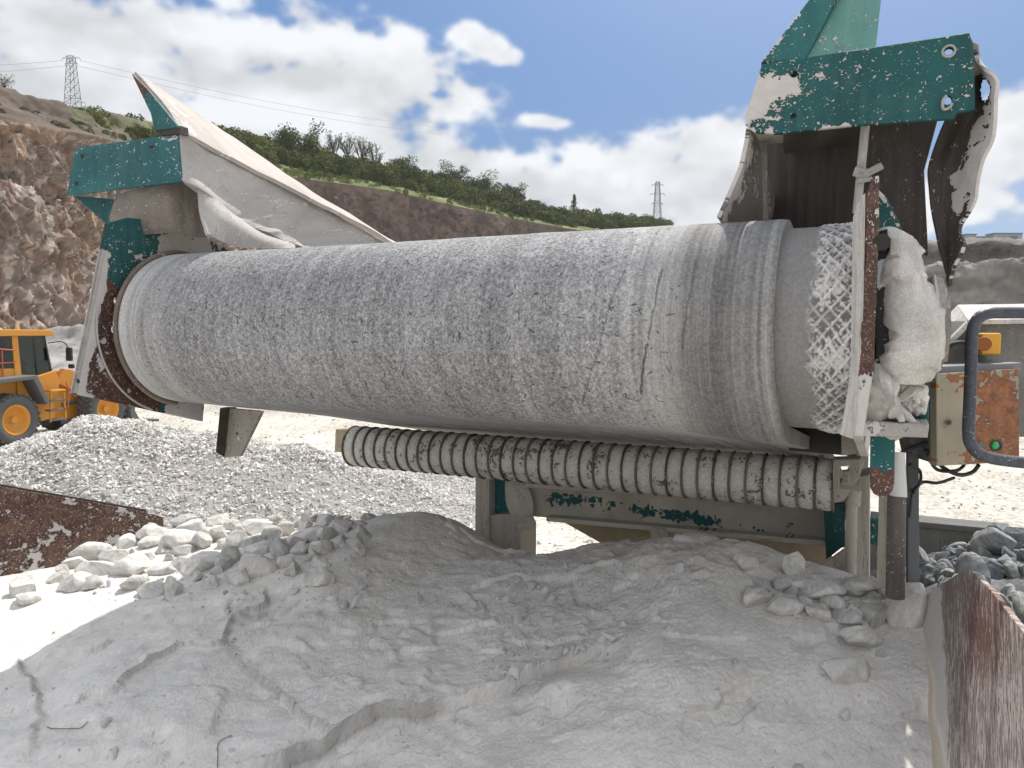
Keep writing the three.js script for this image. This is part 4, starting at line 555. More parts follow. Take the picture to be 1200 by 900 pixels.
// right side plate, bearing and flanges
{
  const t0 = -0.2, sp = cp('side_plate', plate(TT(t0, [1021, 208], [1030, 205], [1030, 260], [1024, 430], [1011, 511], [999, 511], [1007, 430], [1014, 300], [1013, 236]), 0.55, { dir: BD }), worn({ W: 0.05, H: 0.5, px: 1024, seed: 61, base: [84, 60, 50], dust: (u, v) => 0.02 + sstep(0.5, 0.9, v) * 0.5 + sstep(0.35, 0.1, v) * 0.75, rust: (u, v) => 0.75 * sstep(0.15, 0.3, v), film: 0.1, speck: 0.5 }), conveyor, 'edge of the right side plate, rusty brown with white flakes');
  cp('dust_lip', sheet([TT(-0.15, [1001, 258], [1008, 240], [1015, 232]), TT(-0.15, [1000, 300], [1007, 300], [1014, 300]), TT(-0.15, [999, 380], [1004, 380], [1012, 380]), TT(-0.15, [997, 440], [1002, 440], [1008, 440]), TT(-0.15, [986, 505], [995, 508], [1002, 510])], 24, 120, { thick: 0.05, disp: (p) => (fb3(p.x * 40, p.y * 40, p.z * 40, 4) - 0.5) * 0.018 }), M.cake, sp, 'white dust caked along the side plate');
  cp('gusset', plate(TT(-0.13, [1029, 222], [1040, 232], [1069, 292], [1088, 325], [1060, 345], [1028, 345]), 0.014), worn({ W: 0.1, H: 0.2, px: 512, seed: 62, dust: (u, v) => sstep(0.75, 0.95, v) * 0.5 + sstep(0.42, 0.15, v) * 0.5 + sstep(0.1, 0.02, Math.abs(u - (1 - v) * 1.15)) * 0.4, film: 0.03 }), sp, 'teal gusset with white edges above the bearing');
  const strip = cp('wear_strip', plate(TT(-0.16, [1026, 272], [1040, 268], [1042, 292], [1042, 428], [1026, 432]), 0.02), worn({ W: 0.03, H: 0.25, px: 768, seed: 63, base: [22, 20, 20], dust: (u, v) => 0.4 + gs(u, v, 0.5, 0.72, 1, 0.12) * 0.5 - gs(u, v, 0.4, 0.92, 1, 0.09) * 0.9 - gs(u, v, 0.4, 0.3, 0.8, 0.14) * 0.3, film: 0.1, dustCol: [178, 186, 190] }), sp, 'black strip with patches of pale grey dust');
  const lump = (x, y, t, rx, ry, rt, seed, amp = 0.16) => { const g = new THREE.SphereGeometry(1, 120, 90), c = onT(x, y, t), d = proj(c)[2], p = g.attributes.position; for (let i = 0; i < p.count; i++) { let q = V3(p.getX(i), p.getY(i), p.getZ(i)); const e = (k) => Math.sign(k) * Math.abs(k) ** 0.85; q.set(e(q.x), e(q.y), e(q.z)); const m = 1 + (fb3(q.x * 1.1 + seed, q.y * 1.6, q.z * 1.1, 3) - 0.5) * amp * 2.4 + (sstep(0.48, 0.52, fb3(q.x * 2.2 + seed, q.y * 2.6, q.z * 2.2, 3)) - 0.5) * amp * 0.16 + (fb3(q.x * 5 + seed, q.y * 7, q.z * 5, 3) - 0.5) * amp * 0.14; const w = c.clone().addScaledVector(AX, q.x * rx / F * d * m).add(V3(0, q.y * ry / F * d * m, 0)).addScaledVector(BX, q.z * rt * m); p.setXYZ(i, w.x, w.y, w.z); } const uv = g.attributes.uv; for (let i = 0; i < uv.count; i++) uv.setXY(i, uv.getX(i) * 0.6, uv.getY(i) * 0.5); g.computeVertexNormals(); return g; };
  const brg = cp('bearing_housing', rod(C(1.83, 0, 0), C(1.93, 0, 0), 0.07, 0.06, 32), M.dustySteel);
  const crust = (q, nu, nv, seed, amp, th = 0.05) => sheet(q.map((l) => l.map(([x, y, t]) => onT(x, y, t))), nu, nv, { thick: -th, disp: (p, u, v) => { const s = p.clone().sub(D0), X = s.dot(AX), Yy = s.y, rim = sstep(0, 0.1, Math.min(u, v, 1 - u, 1 - v)); const l = fb3(X * 14 + seed, Yy * 9, 2, 3), led = sstep(0.47, 0.5, l) + sstep(0.56, 0.585, l); return -amp * ((fb3(X * 8 + seed, Yy * 6, 0, 2) - 0.5) * 0.05 + led * 0.008 + (fb3(X * 60 + seed, Yy * 26, 1, 3) - 0.5) * 0.008 * (0.4 + sstep(0.5, 1, u)) + (fb3(X * 150, Yy * 150, seed, 2) - 0.5) * 0.003) + (1 - rim) * (fb3(X * 70, Yy * 70, seed, 3) - 0.5) * 0.009; } });
  cp('dust_cake', merge([crust([[[1027, 284, -0.10], [1040, 272, -0.12], [1058, 280, -0.12], [1072, 296, -0.10], [1082, 318, -0.07]], [[1028, 320, -0.11], [1046, 316, -0.15], [1064, 318, -0.16], [1082, 326, -0.13], [1091, 338, -0.06]], [[1028, 360, -0.11], [1048, 360, -0.16], [1068, 360, -0.17], [1085, 362, -0.13], [1092, 372, -0.05]], [[1028, 400, -0.11], [1048, 402, -0.16], [1068, 402, -0.17], [1084, 404, -0.12], [1090, 410, -0.05]], [[1028, 430, -0.10], [1046, 438, -0.14], [1062, 446, -0.15], [1076, 448, -0.11], [1084, 436, -0.05]]], 90, 150, 3, 0.9, 0.026)]), M.cake, brg, 'white dust caked thick over the shaft bearing');
  cp('dust_cake', merge([crust([[[1086, 338, -0.03], [1095, 322, -0.05], [1099, 334, -0.02]], [[1086, 358, -0.04], [1097, 350, -0.08], [1106, 352, -0.02]], [[1087, 386, -0.04], [1098, 384, -0.085], [1108, 384, -0.02]], [[1085, 410, -0.04], [1096, 412, -0.075], [1104, 416, -0.02]], [[1078, 436, -0.03], [1088, 446, -0.05], [1096, 438, -0.01]]], 40, 110, 21, 0.5, 0.02)]), M.cake, brg, 'ragged column of caked dust beside the bearing');
  for (const [x, y] of [[1048, 288], [1051, 403]]) cp('bolt_head', plate(TT(-0.175, [x - 5, y - 10], [x + 6, y - 8], [x + 6, y + 12], [x - 5, y + 11]), 0.05), M.cake, brg);
  cp('bolt_head', rod(onT(1033, 284, -0.2), onT(1033, 284, -0.13), 0.014, 0.016, 8), M.darker, strip);
  const base = cp('base_flange', plate(TT(-0.08, [1066, 432], [1091, 402], [1090, 430], [1088, 508], [1066, 508]), 0.012), worn({ W: 0.05, H: 0.15, seed: 64, base: [14, 84, 86], dust: (u, v) => 0.1 + sstep(0.12, 0, v) * 0.6, film: 0.03, px: 384, speck: 0.3 }), conveyor, 'teal flange beneath the caked bearing');
  cp('wedge', merge([crust([[[1016, 428, -0.14], [1026, 426, -0.15], [1036, 432, -0.15], [1046, 436, -0.13]], [[1015, 450, -0.15], [1030, 448, -0.18], [1048, 452, -0.19], [1060, 462, -0.14]], [[1014, 474, -0.15], [1034, 472, -0.18], [1056, 474, -0.2], [1076, 480, -0.13]], [[1012, 496, -0.15], [1036, 495, -0.17], [1064, 496, -0.17], [1089, 497, -0.13]]], 70, 70, 31, 1.2, 0.06), lump(1066, 458, -0.09, 16, 24, 0.04, 31, 0.4), lump(1076, 474, -0.08, 9, 12, 0.03, 37, 0.4)]), M.cake, base, 'angled block of white dust under the bearing');
  cp('bottom_bar', plate(TT(-0.17, [1009, 493], [1089, 498], [1087, 513], [1008, 511]), 0.1), worn({ W: 0.12, H: 0.03, seed: 65, base: [150, 146, 140], dust: () => 0.4, film: 0.4, px: 512 }), base);
  cp('tab', plate(TT(-0.1, [1020, 505], [1049, 507], [1048, 566], [1046, 575], [1040, 581], [1032, 583], [1024, 579], [1019, 570]), 0.05), worn({ W: 0.05, H: 0.12, px: 512, seed: 66, base: [16, 86, 88], dust: () => 0.22, rust: (u, v) => sstep(0.72, 0.2, v) * 0.85, film: 0.05 }), base, 'rounded tab with teal paint above and rust below');
  // stringers between the belts and behind the plates, with added sheets for shade
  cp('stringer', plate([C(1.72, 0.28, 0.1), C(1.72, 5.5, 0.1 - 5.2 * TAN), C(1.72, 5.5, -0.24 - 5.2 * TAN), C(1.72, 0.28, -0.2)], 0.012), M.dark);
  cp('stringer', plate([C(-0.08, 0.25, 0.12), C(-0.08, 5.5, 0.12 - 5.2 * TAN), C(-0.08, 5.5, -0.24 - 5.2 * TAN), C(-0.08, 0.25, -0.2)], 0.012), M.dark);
  cp('added_edge_shade', plate([C(1.5, 0.3, 0.14), C(1.84, 0.3, 0.14), C(1.84, 5.5, 0.14 - 5.2 * TAN), C(1.5, 5.5, 0.14 - 5.2 * TAN)], 0.01), M.dark);  // unseen plate added to block sun leaking past the belt edge
  cp('added_edge_shade', plate([C(-0.1, 0.3, 0.14), C(0.17, 0.3, 0.14), C(0.17, 5.5, 0.14 - 5.2 * TAN), C(-0.1, 5.5, 0.14 - 5.2 * TAN)], 0.01), M.dark);  // same added light block on the left, hidden from view
  cp('void_shade_sheet', plate(TT(0.42, [905, 470], [1006, 470], [1004, 535], [925, 528]), 0.012), M.darker);  // near-black sheet in place of the shaded void beside the belt
  cp('inner_shade_sheet', plate([C(0.0, 0.55, -0.2), C(1.74, 0.55, -0.2), C(1.74, 0.55, 0.06), C(0.0, 0.55, 0.06)], 0.01), M.darker);  // near-black sheet standing in for the darkness between the belts
}

// ribbed return roller and the frame beneath
{
  const c0 = C(-0.10, 0.92, -0.475), c1 = C(1.7, 0.92, -0.475), L = c1.distanceTo(c0), N = 36;
  const prof = [[0, 0], [0.07, 0]]; const RR = 0.081; for (let i = 0; i < N; i++) { const y = i / N * L, d = L / N; prof.push([RR - 0.006, y + 0.001], [RR - 0.003, y + d * 0.2], [RR, y + d * 0.55], [RR - 0.001, y + d * 0.85], [RR - 0.006, y + d * 0.99]); } prof.push([0.07, L], [0, L]);
  const q = new THREE.Quaternion().setFromUnitVectors(V3(0, 1, 0), AX), put = (g, p) => { g.applyQuaternion(q); g.translate(p.x, p.y, p.z); return g; };
  const rt = tex(1024, 1024, (u, v) => { const x = u * 0.5, y = v * L, a = fb2(x * 26, y * 22, 4), f = n2(x * 260, y * 260), f2 = n2(x * 110 + 4, y * 150); const chip = a * 0.6 + f * 0.28 + f2 * 0.3 + gs(u, v, 0.5, 0.42, 9, 0.2) * 0.07; const c = chip > 0.785 ? mix3([96, 86, 78], [118, 104, 92], f2) : mix3([214, 210, 202], [188, 184, 175], a); return [...c.map((k) => k * (0.92 + 0.16 * f)), chip > 0.785 ? 0.3 : 0.6 + f * 0.2]; });
  const lat = new THREE.LatheGeometry(prof.map(([x, y]) => new THREE.Vector2(Math.max(x, 1e-4), y)), 64); { const p = lat.attributes.position, uv = lat.attributes.uv; for (let i = 0; i < p.count; i++) uv.setY(i, p.getY(i) / L); }
  const rol = cp('return_roller', put(lat, c0), std({ ...rt, bumpScale: 0.004, roughness: 0.95 }), conveyor, 'ribbed dusty return roller under the belt');
  const fin = [[0.07, -0.0036], [0.081, -0.0034], [0.0835, -0.002], [0.0835, 0.002], [0.081, 0.0034], [0.07, 0.0036]].map(([x, y]) => new THREE.Vector2(x, y));
  const finMats = [[84, 77, 70], [112, 104, 95], [70, 64, 59]].map((b, i) => worn({ W: 0.3, H: 0.02, px: 256, seed: 70 + i, base: b, dust: () => 0.1, film: 0.2, speck: 0.7 }));
  for (let i = 0; i <= N; i++) { const g = new THREE.LatheGeometry(fin, 56), p = c0.clone().addScaledVector(AX, i / N * L); const tilt = new THREE.Matrix4().makeRotationX((h2(i, 3) - 0.5) * 0.03); g.applyMatrix4(tilt); cp('rubber_ring', put(g, p), finMats[i % 3], rol); }
  cp('roller_shaft', rod(c0.clone().addScaledVector(AX, -0.07), c1.clone().addScaledVector(AX, 0.07), 0.022, 0.022, 18), M.dustySteel, rol);
  cp('roller_bracket', plate(TT(0.9, [393, 503], [407, 503], [408, 532], [392, 529]), 0.05), M.tan, conveyor);

  const tb = 1.08, beam = cp('cross_beam', plate(TT(tb, [612, 570], [990, 594], [990, 640], [624, 605]), 0.02), worn({ W: 1.2, H: 0.2, px: 1280, seed: 80, base: [168, 160, 144], dustCol: [18, 74, 74], edge: 0.1, dust: (u, v) => (gs(u, v, 0.2, 0.55, 0.11, 0.22) + gs(u, v, 0.36, 0.5, 0.1, 0.2) * 0.95 + gs(u, v, 0.5, 0.42, 0.1, 0.2) * 0.85 + gs(u, v, 0.62, 0.4, 0.06, 0.14) * 0.7 + gs(u, v, 0.76, 0.3, 0.03, 0.1) * 0.8) * 0.62 + (n2(u * 150, v * 4) - 0.5) * 0.3, film: 0.0, speck: 0 }), conveyor, 'dusty crossbeam with scraped teal paint');
  cp('beam_flange', plate(TT(tb - 0.05, [612, 566], [990, 588], [990, 594], [612, 571]), 0.16, { dir: BX }), M.frame, beam);
  cp('beam_flange', plate(TT(tb - 0.05, [640, 606], [990, 636], [990, 642], [640, 611]), 0.16, { dir: BX }), M.frame, beam);
  cp('lower_plate', plate(TT(1.35, [648, 605], [975, 630], [975, 690], [830, 680], [735, 654]), 0.02), M.tan, conveyor, 'tan plate slung below the crossbeam');
  cp('clip', plate(TT(tb - 0.06, [762, 618], [780, 620], [779, 642], [763, 641]), 0.03), M.frame, beam);
  const post = cp('support_post', plate(TT(1.05, [557, 552], [573, 552], [574, 820], [556, 820]), 0.2, { dir: BX }), M.frame, conveyor, 'dusty support post left of the crossbeam');
  cp('web_plate', plate(TT(1.10, [572, 552], [600, 552], [600, 606], [574, 604]), 0.012), worn({ W: 0.1, H: 0.15, seed: 82, px: 256, base: [20, 90, 94], dust: () => 0.02, film: 0.16, speck: 0.1 }), post, 'teal web plate in the support post');
  cp('gusset', sheet([TT(1.06, [594, 556], [604, 556], [616, 558]), TT(1.06, [594, 585], [608, 588], [626, 590]), TT(1.06, [600, 604], [610, 612], [624, 612])], 16, 20, { thick: 0.012, disp: (p) => (fb3(p.x * 20, p.y * 20, p.z * 20, 2) - 0.5) * 0.01 }), M.frame, post);
  cp('lower_box', plate(TT(1.06, [574, 604], [600, 602], [610, 622], [609, 820], [575, 820]), 0.15, { dir: BX }), M.frame, post);
  cp('adjuster_knob', merge([rod(onT(612, 613, 1.0), onT(612, 613, 1.12), 0.028, 0.028, 10), rod(onT(620, 613, 1.0), onT(620, 613, 1.1), 0.024, 0.024, 8)]), M.frame, post);

  // right-hand support
  const rp = cp('support_post', plate(TT(0.98, [1000, 560], [1019, 556], [1018, 820], [1000, 820]), 0.14, { dir: BX }), M.frame, conveyor, 'dusty grey support post right of the crossbeam');
  cp('gusset', plate(TT(1.0, [965, 590], [991, 590], [989, 640], [968, 656]), 0.02), worn({ W: 0.1, H: 0.2, seed: 83, px: 256, base: [10, 66, 66], dust: () => 0.0, film: 0.06, speck: 0.1 }), rp, 'dark teal gusset beside the right post');
  cp('gusset', plate(TT(0.96, [955, 668], [992, 642], [996, 690], [955, 690]), 0.02), M.frame, rp);
  cp('bracket', plate(TT(0.9, [958, 592], [970, 575], [985, 566], [1004, 528], [1020, 520], [1006, 562], [988, 588]), 0.02), M.frame, rp);
  cp('angle_bracket', merge([plate(TT(0.82, [976, 539], [1008, 538], [1006, 545], [984, 547], [983, 573], [976, 575]), 0.07), plate(TT(0.84, [987, 552], [995, 552], [995, 566], [987, 566]), 0.03)]), M.dustySteel, rp);
  cp('packing_block', plate(TT(0.3, [986, 500], [1018, 506], [1016, 520], [1003, 532], [986, 534]), 0.2), M.dustySteel, rp);
  cp('pipe', merge([rod(onT(998, 590, 0.92), onT(996, 700, 0.92), 0.017, 0.017, 14), rod(onT(1000, 574, 0.92), onT(999, 592, 0.92), 0.022, 0.022, 14)]), M.frame, rp);
  cp('strut', plate(TT(0.55, [1030, 575], [1044, 570], [1041, 690], [1027, 690]), 0.03), M.frame, rp);
  cp('back_plate', plate(TT(1.3, [1014, 608], [1032, 609], [1030, 640], [1015, 636]), 0.02), worn({ W: 0.1, H: 0.1, px: 128, seed: 84, base: [14, 76, 78], film: 0.05, dust: () => 0 }), rp);
  const cyl = cp('hydraulic_strut', rod(onT(1051, 580, 0.5), onT(1049, 700, 0.5), 0.021, 0.022, 22), worn({ W: 0.1, H: 0.3, px: 384, seed: 85, base: [72, 66, 62], dust: () => 0.08, film: 0.18 }), conveyor, 'dark strut standing right of the tab');
  cp('white_sleeve', rod(onT(1053, 530, 0.52), onT(1052, 582, 0.5), 0.014, 0.0215, 20), std({ color: lin(0.62, 0.61, 0.6), roughness: 0.7 }), cyl);
}

// ------------------------------------------------------------------ hopper walls and the heap of wet-looking dust under the drum
const heap = {};
{
  const SL = -0.98, SR = 1.935;
  const sil = [[-60, 720], [0, 692], [60, 662], [115, 640], [158, 628], [205, 618], [260, 622], [330, 626], [400, 620], [430, 618], [462, 613], [490, 617], [520, 628], [545, 640], [560, 648], [600, 650], [650, 651], [700, 652], [750, 647], [790, 641], [830, 640], [860, 648], [890, 662], [950, 676], [1000, 688], [1050, 698], [1080, 702], [1140, 712], [1200, 720]];
  const silY = (x) => { for (let i = 0; i < sil.length - 1; i++) if (x <= sil[i + 1][0]) { const t = (x - sil[i][0]) / (sil[i + 1][0] - sil[i][0]); return lerp(sil[i][1], sil[i + 1][1], t); } return 720; };
  const hAt = (s, t, py) => { const p = C(s, t, 0), q = proj(p); const r = ray(q[0], py ?? silY(q[0])); return r.y / Math.hypot(r.z, r.x) * Math.hypot(p.x, p.z); };
  // repeated once because the column a point falls in depends on its height only slightly
  const ss = []; for (let i = 0; i <= 24; i++) ss.push(lerp(SL - 0.02, SR + 0.004, i / 24));
  const row = (t, py, f) => ss.map((s) => { let h = hAt(s, t, py ? py(s) : undefined); for (let k = 0; k < 3 && !py; k++) { const q = proj(C(s, t, h)); const r = ray(q[0], silY(q[0])); const p = C(s, t, 0); h = r.y / Math.hypot(r.z, r.x) * Math.hypot(p.x, p.z); } return C(s, t, f ? f(s, h) : h); });
  const crest = row(0.62), ch = crest.map((p) => p.y - EYE);
  // towards the viewer the heap is nearly level: rows across the hopper at set distances
  const zrow = (z, h) => ss.map((s) => { const t = (z - 2.24 + 0.4363 * s) / 0.8998; return C(s, t, h(s)); });
  const fr = zrow(1.53, (s) => -0.868), near1 = zrow(0.95, (s) => -0.98), near2 = zrow(0.3, (s) => -1.1);
  const between = (f, g) => crest.map((p, i) => { const q = p.clone().lerp(fr[i], f); q.y = lerp(p.y, fr[i].y, g); return q; });
  const rows = [row(1.5, () => 700, (s) => -1.5), row(1.05, () => 700, (s) => -1.15).map((p, i) => V3(p.x, EYE + Math.min(ch[i] - 0.2, -0.95), p.z)), row(0.8, () => 700, () => 0).map((p, i) => V3(p.x, EYE + ch[i] - 0.03, p.z)), crest,
    between(0.33, 0.24), between(0.67, 0.6), fr, near1, near2];
  const NU = 760, NV = 520;
  // slump lines: where one slab of dust has slid over another (picture measurements turned into places on the heap)
  const flat = sheet(rows, 180, 124).userData.grid;
  const prj = flat.pts.map((p) => proj(p));
  const place = (x, y) => { let b = 1e9, k = 0; for (let i = 181 * 47; i < prj.length; i++) { const q = prj[i], d = (q[0] - x) ** 2 + (q[1] - y) ** 2 + (q[2] - 2) * 2; if (d < b) { b = d; k = i; } } return flat.pts[k]; };
  heap.place = place;
  const lines = [
    { w: 0.045, h: 0.042, dep: 0.02, reach: 0.3, pts: [[290, 893], [330, 884], [400, 860], [450, 838], [500, 828], [520, 822], [545, 812], [580, 795], [600, 782], [640, 765], [690, 745], [730, 730]] },
    { w: 0.02, h: 0.022, dep: 0.012, reach: 0.12, pts: [[240, 832], [260, 812], [295, 800], [310, 788], [335, 768], [365, 750], [420, 740], [425, 715], [480, 712], [520, 690]].map(([x, y]) => [x - 160, y + 2]) },
    { w: 0.02, h: 0.03, dep: 0.012, reach: 0.16, pts: [[262, 735], [275, 760], [300, 790], [330, 815], [372, 852], [385, 858]] },
    { w: 0.014, h: 0.02, dep: 0.01, reach: 0.1, pts: [[30, 900], [38, 850], [55, 842], [25, 800], [10, 760]] },
    { w: 0.02, h: 0.025, dep: 0.01, reach: 0.15, pts: [[250, 698], [262, 715], [300, 710], [320, 690]] },
    { w: 0.02, h: 0.014, dep: 0.006, reach: 0.16, pts: [[795, 880], [797, 835], [825, 830], [845, 805], [880, 800], [905, 830]] },
    { w: 0.02, h: 0.01, dep: 0.004, reach: 0.14, pts: [[855, 805], [880, 815], [893, 838]] },
    { w: 0.012, h: 0.014, dep: 0.006, reach: 0.08, pts: [[780, 740], [820, 735], [850, 742], [872, 735]] },
  ].map((l) => ({ ...l, P: l.pts.map(([x, y]) => place(x, y)) }));
  const fall = (p) => {
    let z = 0, crack = 0;
    const jx = (fb3(p.x * 9, p.y * 9, p.z * 9, 3) - 0.5) * 0.08, jz = (fb3(p.x * 9 + 30, p.y * 9, p.z * 9, 3) - 0.5) * 0.08, gate = fb3(p.x * 5 + 5, p.y * 5, p.z * 5, 2);
    for (const l of lines) {
      let best = 1e9, side = 1, along = 0;
      for (let i = 0; i < l.P.length - 1; i++) { const a = l.P[i], b = l.P[i + 1], dx = b.x - a.x, dz = b.z - a.z, L2 = dx * dx + dz * dz + 1e-9, ex = p.x + jx - a.x, ez = p.z + jz - a.z, t = clamp((ex * dx + ez * dz) / L2), qx = ex - dx * t, qz = ez - dz * t, d = qx * qx + qz * qz; if (d < best) { best = d; side = Math.sign(dx * ez - dz * ex); along = (i + t) / (l.P.length - 1); } }
      const d = Math.sqrt(best), end = sstep(0, 0.12, along) * sstep(1, 0.88, along);
      if (d < l.reach) { if (side > 0) z += l.h * (l.h > 0.04 ? 1 : 0.6) * end * sm(1 - d / l.reach) * (0.75 + 0.5 * n3(p.x * 8, p.y * 8, p.z * 8)); const c = Math.exp(-((d / (l.w * 0.22)) ** 2)) * end * sstep(0.44, 0.6, gate) * 0.8; z -= c * l.dep * 0.8; crack = Math.max(crack, c); }
    }
    return [z, crack];
  };
  const crk = new Float32Array((NU + 1) * (NV + 1)), coarse = new Float32Array((NU + 1) * (NV + 1));
  const g = sheet(rows, NU, NV, { disp: (p, u, v) => {
    const k = Math.round(v * NV) * (NU + 1) + Math.round(u * NU), [z, c] = fall(p); crk[k] = c;
    const w = fb3(p.x * 3, p.y * 3, p.z * 3, 3) - 0.5, ledge = fb3(p.x * 5.5 + w, p.y * 9, p.z * 5.5, 4), st = sstep(0.49, 0.53, ledge) - 0.5, rgh = sstep(0.4, 0.62, fb3(p.x * 2.2 + 8, p.y * 2, p.z * 2.2, 3));
    const right = sstep(0.2, 0.9, (p.x + p.z * 0.2 + 0.6)), [va, vb, id] = vor3(p.x * 16 + w * 3, p.y * 16, p.z * 16); const lumps = sstep(0.62, 0.8, id) * sstep(0.6, 0.2, va) * rgh;
    const big = fb3(p.x * 1.7 + 20, p.y, p.z * 1.7, 2) - 0.5; return z + w * 0.07 + big * 0.05 + st * 0.009 * (0.3 + rgh) + (fb3(p.x * 26, p.y * 26, p.z * 26, 4) - 0.5) * 0.012 * (0.25 + rgh) + lumps * 0.008 + (n3(p.x * 130, p.y * 130, p.z * 130) - 0.5) * 0.0032;
  } });
  const ht = tex(1024, 1024, (u, v) => { const a = fb2(u * 12, v * 12, 5), f = n2(u * 260, v * 260), f2 = n2(u * 500, v * 500), b = fb2(u * 40 + 3, v * 40, 3); const pit = n2(u * 130 + 7, v * 130) > 0.93 && f > 0.5; const k = 207 + (a - 0.5) * 34 + (b - 0.5) * 16 + (f - 0.5) * 12 + (f2 - 0.5) * 12 - (pit ? 26 : 0); return [k * 1.004, k * 0.99, k * 0.97, 0.5 + (b - 0.5) * 0.6 + (f - 0.5) * 0.3 + (f2 - 0.5) * 0.15 - (pit ? 0.3 : 0)]; });
  { const uv = g.attributes.uv, p = g.attributes.position; for (let i = 0; i < uv.count; i++) uv.setXY(i, p.getX(i) * 0.8, p.getZ(i) * 0.8 + p.getY(i) * 0.5); }
  const cc = new Float32Array(g.attributes.position.count * 3); for (let i = 0; i < crk.length; i++) { const k = 1 - crk[i] * 0.45; cc[i * 3] = k; cc[i * 3 + 1] = k * 0.99; cc[i * 3 + 2] = k * 0.97; } g.setAttribute('color', new THREE.BufferAttribute(cc, 3));
  const m = shade(new THREE.Mesh(g, std({ ...ht, vertexColors: true, bumpScale: 0.0045, roughness: 1 }))); m.name = 'dust_heap'; scene.add(m); tag(m, 'slumped heap of fine pale limestone dust filling the hopper beneath the drum', 'dust heap');
  const gg = g.userData.grid; heap.pts = gg.pts; heap.prj = gg.pts.map((p) => proj(p)); heap.NU = gg.NU;
  heap.bins = new Map(); heap.prj.forEach((q, i) => { const k = Math.floor(q[0] / 8) + ',' + Math.floor(q[1] / 8); const l = heap.bins.get(k); if (l) l.push(i); else heap.bins.set(k, [i]); });
  // the point of the heap seen at a place in the picture (nearest to the viewer there), or the crest below it
  heap.at = (x, y) => { for (let yy = y; yy < y + 140; yy += 4) { const l = heap.bins.get(Math.floor(x / 8) + ',' + Math.floor(yy / 8)); if (l) { let b = null, bd = 1e9; for (const i of l) if (heap.prj[i][2] < bd) { bd = heap.prj[i][2]; b = i; } return [heap.pts[b], yy - y]; } } return null; };

  // hopper walls
  const hop = thing('steel_hopper', 'rusty steel hopper walls on either side of the dust heap', 'hopper', C(0.48, 0.1, -EYE));
  const hp = (n, gg2, mm, l) => part(n, gg2, mm, hop, false, l);
  const Y = (p, dy) => p.clone().add(V3(0, dy, 0));
  const lf = onS(172, 600, SL), la = onS(-140, 545, SL), lb = C(SL, -1.4, la.y - EYE);
  hp('side_wall', plate([lf, onS(100, 587, SL), onS(0, 570, SL), la, lb, Y(lb, -1.2), C(SL, 0.75, -1.7), C(SL, 0.72, lf.y - EYE - 0.04)], 0.016), worn({ W: 2.1, H: 1.6, px: 1400, seed: 91, base: [96, 72, 58], dust: (u, v) => 0.33 + sstep(0.9, 1, v) * 0.1 + sstep(0.75, 0.6, v) * 0.12, rust: (u, v) => 0.6, film: 0.1, speck: 0.9, bump: 0.003 }), 'rusty brown hopper wall at the left with peeling white dust');
  hp('top_rail', plate([onS(172, 600, SL - 0.005), onS(0, 570, SL - 0.005), la, Y(la, 0.02), onS(0, 567, SL - 0.005), onS(172, 597, SL - 0.005)], 0.04, { dir: AX.clone().multiplyScalar(-1) }), M.dark);
  const wa = P(1077, 702, 2.0), wn = P(1112, 900, 1.53).sub(wa).cross(P(1130, 667, 1.75).sub(wa)).normalize(), W = (x, y) => hit(x, y, wa, wn);
  const rEdge = [W(1130, 667), W(1138, 668), W(1160, 690), W(1185, 722), W(1204, 746), W(1260, 830)], wo = [W(1040, 830), W(1074, 712), W(1077, 702), ...rEdge, W(1300, 1100), W(1120, 1150)];
  const wf = frameOf(wo), wuv = (x, y) => wf.uv(W(x, y)), [ra0, rb0] = wuv(1152, 715), [ra1, rb1] = wuv(1160, 745), l0 = wuv(1103, 690), l1 = wuv(1113, 900), WW = wf.x1 - wf.x0, WH = wf.y1 - wf.y0, v0 = wuv(1150, 740), v1 = wuv(1150, 890), shear = (v0[0] - v1[0]) * WW / ((v0[1] - v1[1]) * WH);
  const streak = (() => { const t = tex(1200, 1200, (u, v) => { const y = v * WH, x = u * WW - y * shear, a = fb2(x * 7, y * 7, 4), s = fb2(x * 300 + 3, y * 55, 4), f = n2(x * 640, y * 200), red = Math.exp(-((((u - ra0) * WW) ** 2 + ((v - rb0) * WH) ** 2) / 0.012)) * 0.8 + Math.exp(-((((u - ra1) * WW) ** 2 + ((v - rb1) * WH) ** 2) / 0.01)) * 0.5; const w = sstep(0.36, 0.62, s * 0.8 + f * 0.26 + (a - 0.5) * 0.5 - red * 0.16 - 0.04); let c = mix3(mix3([128, 114, 108], [116, 84, 76], clamp(red + (a - 0.5))), [196, 188, 180], w * 0.9); const sgn = Math.sign(wuv(1180, 760)[0] - l1[0]), lim = lerp(l1[0], l0[0], (v - l1[1]) / (l0[1] - l1[1])), left = sstep(0.012, -0.012, sgn * (u - lim) + (fb2(x * 60, y * 60, 3) - 0.5) * 0.05); c = mix3(c, [206, 201, 196], left * (0.9 + f * 0.1)); return [...c, 0.3 + w * 0.5 + left * 0.2]; }, THREE.ClampToEdgeWrapping); return std({ ...t, bumpScale: 0.0018, roughness: 0.9 }); })();
  hp('side_wall', plate(wo, 0.014), streak, 'streaky rust and white hopper wall at the right corner');
}

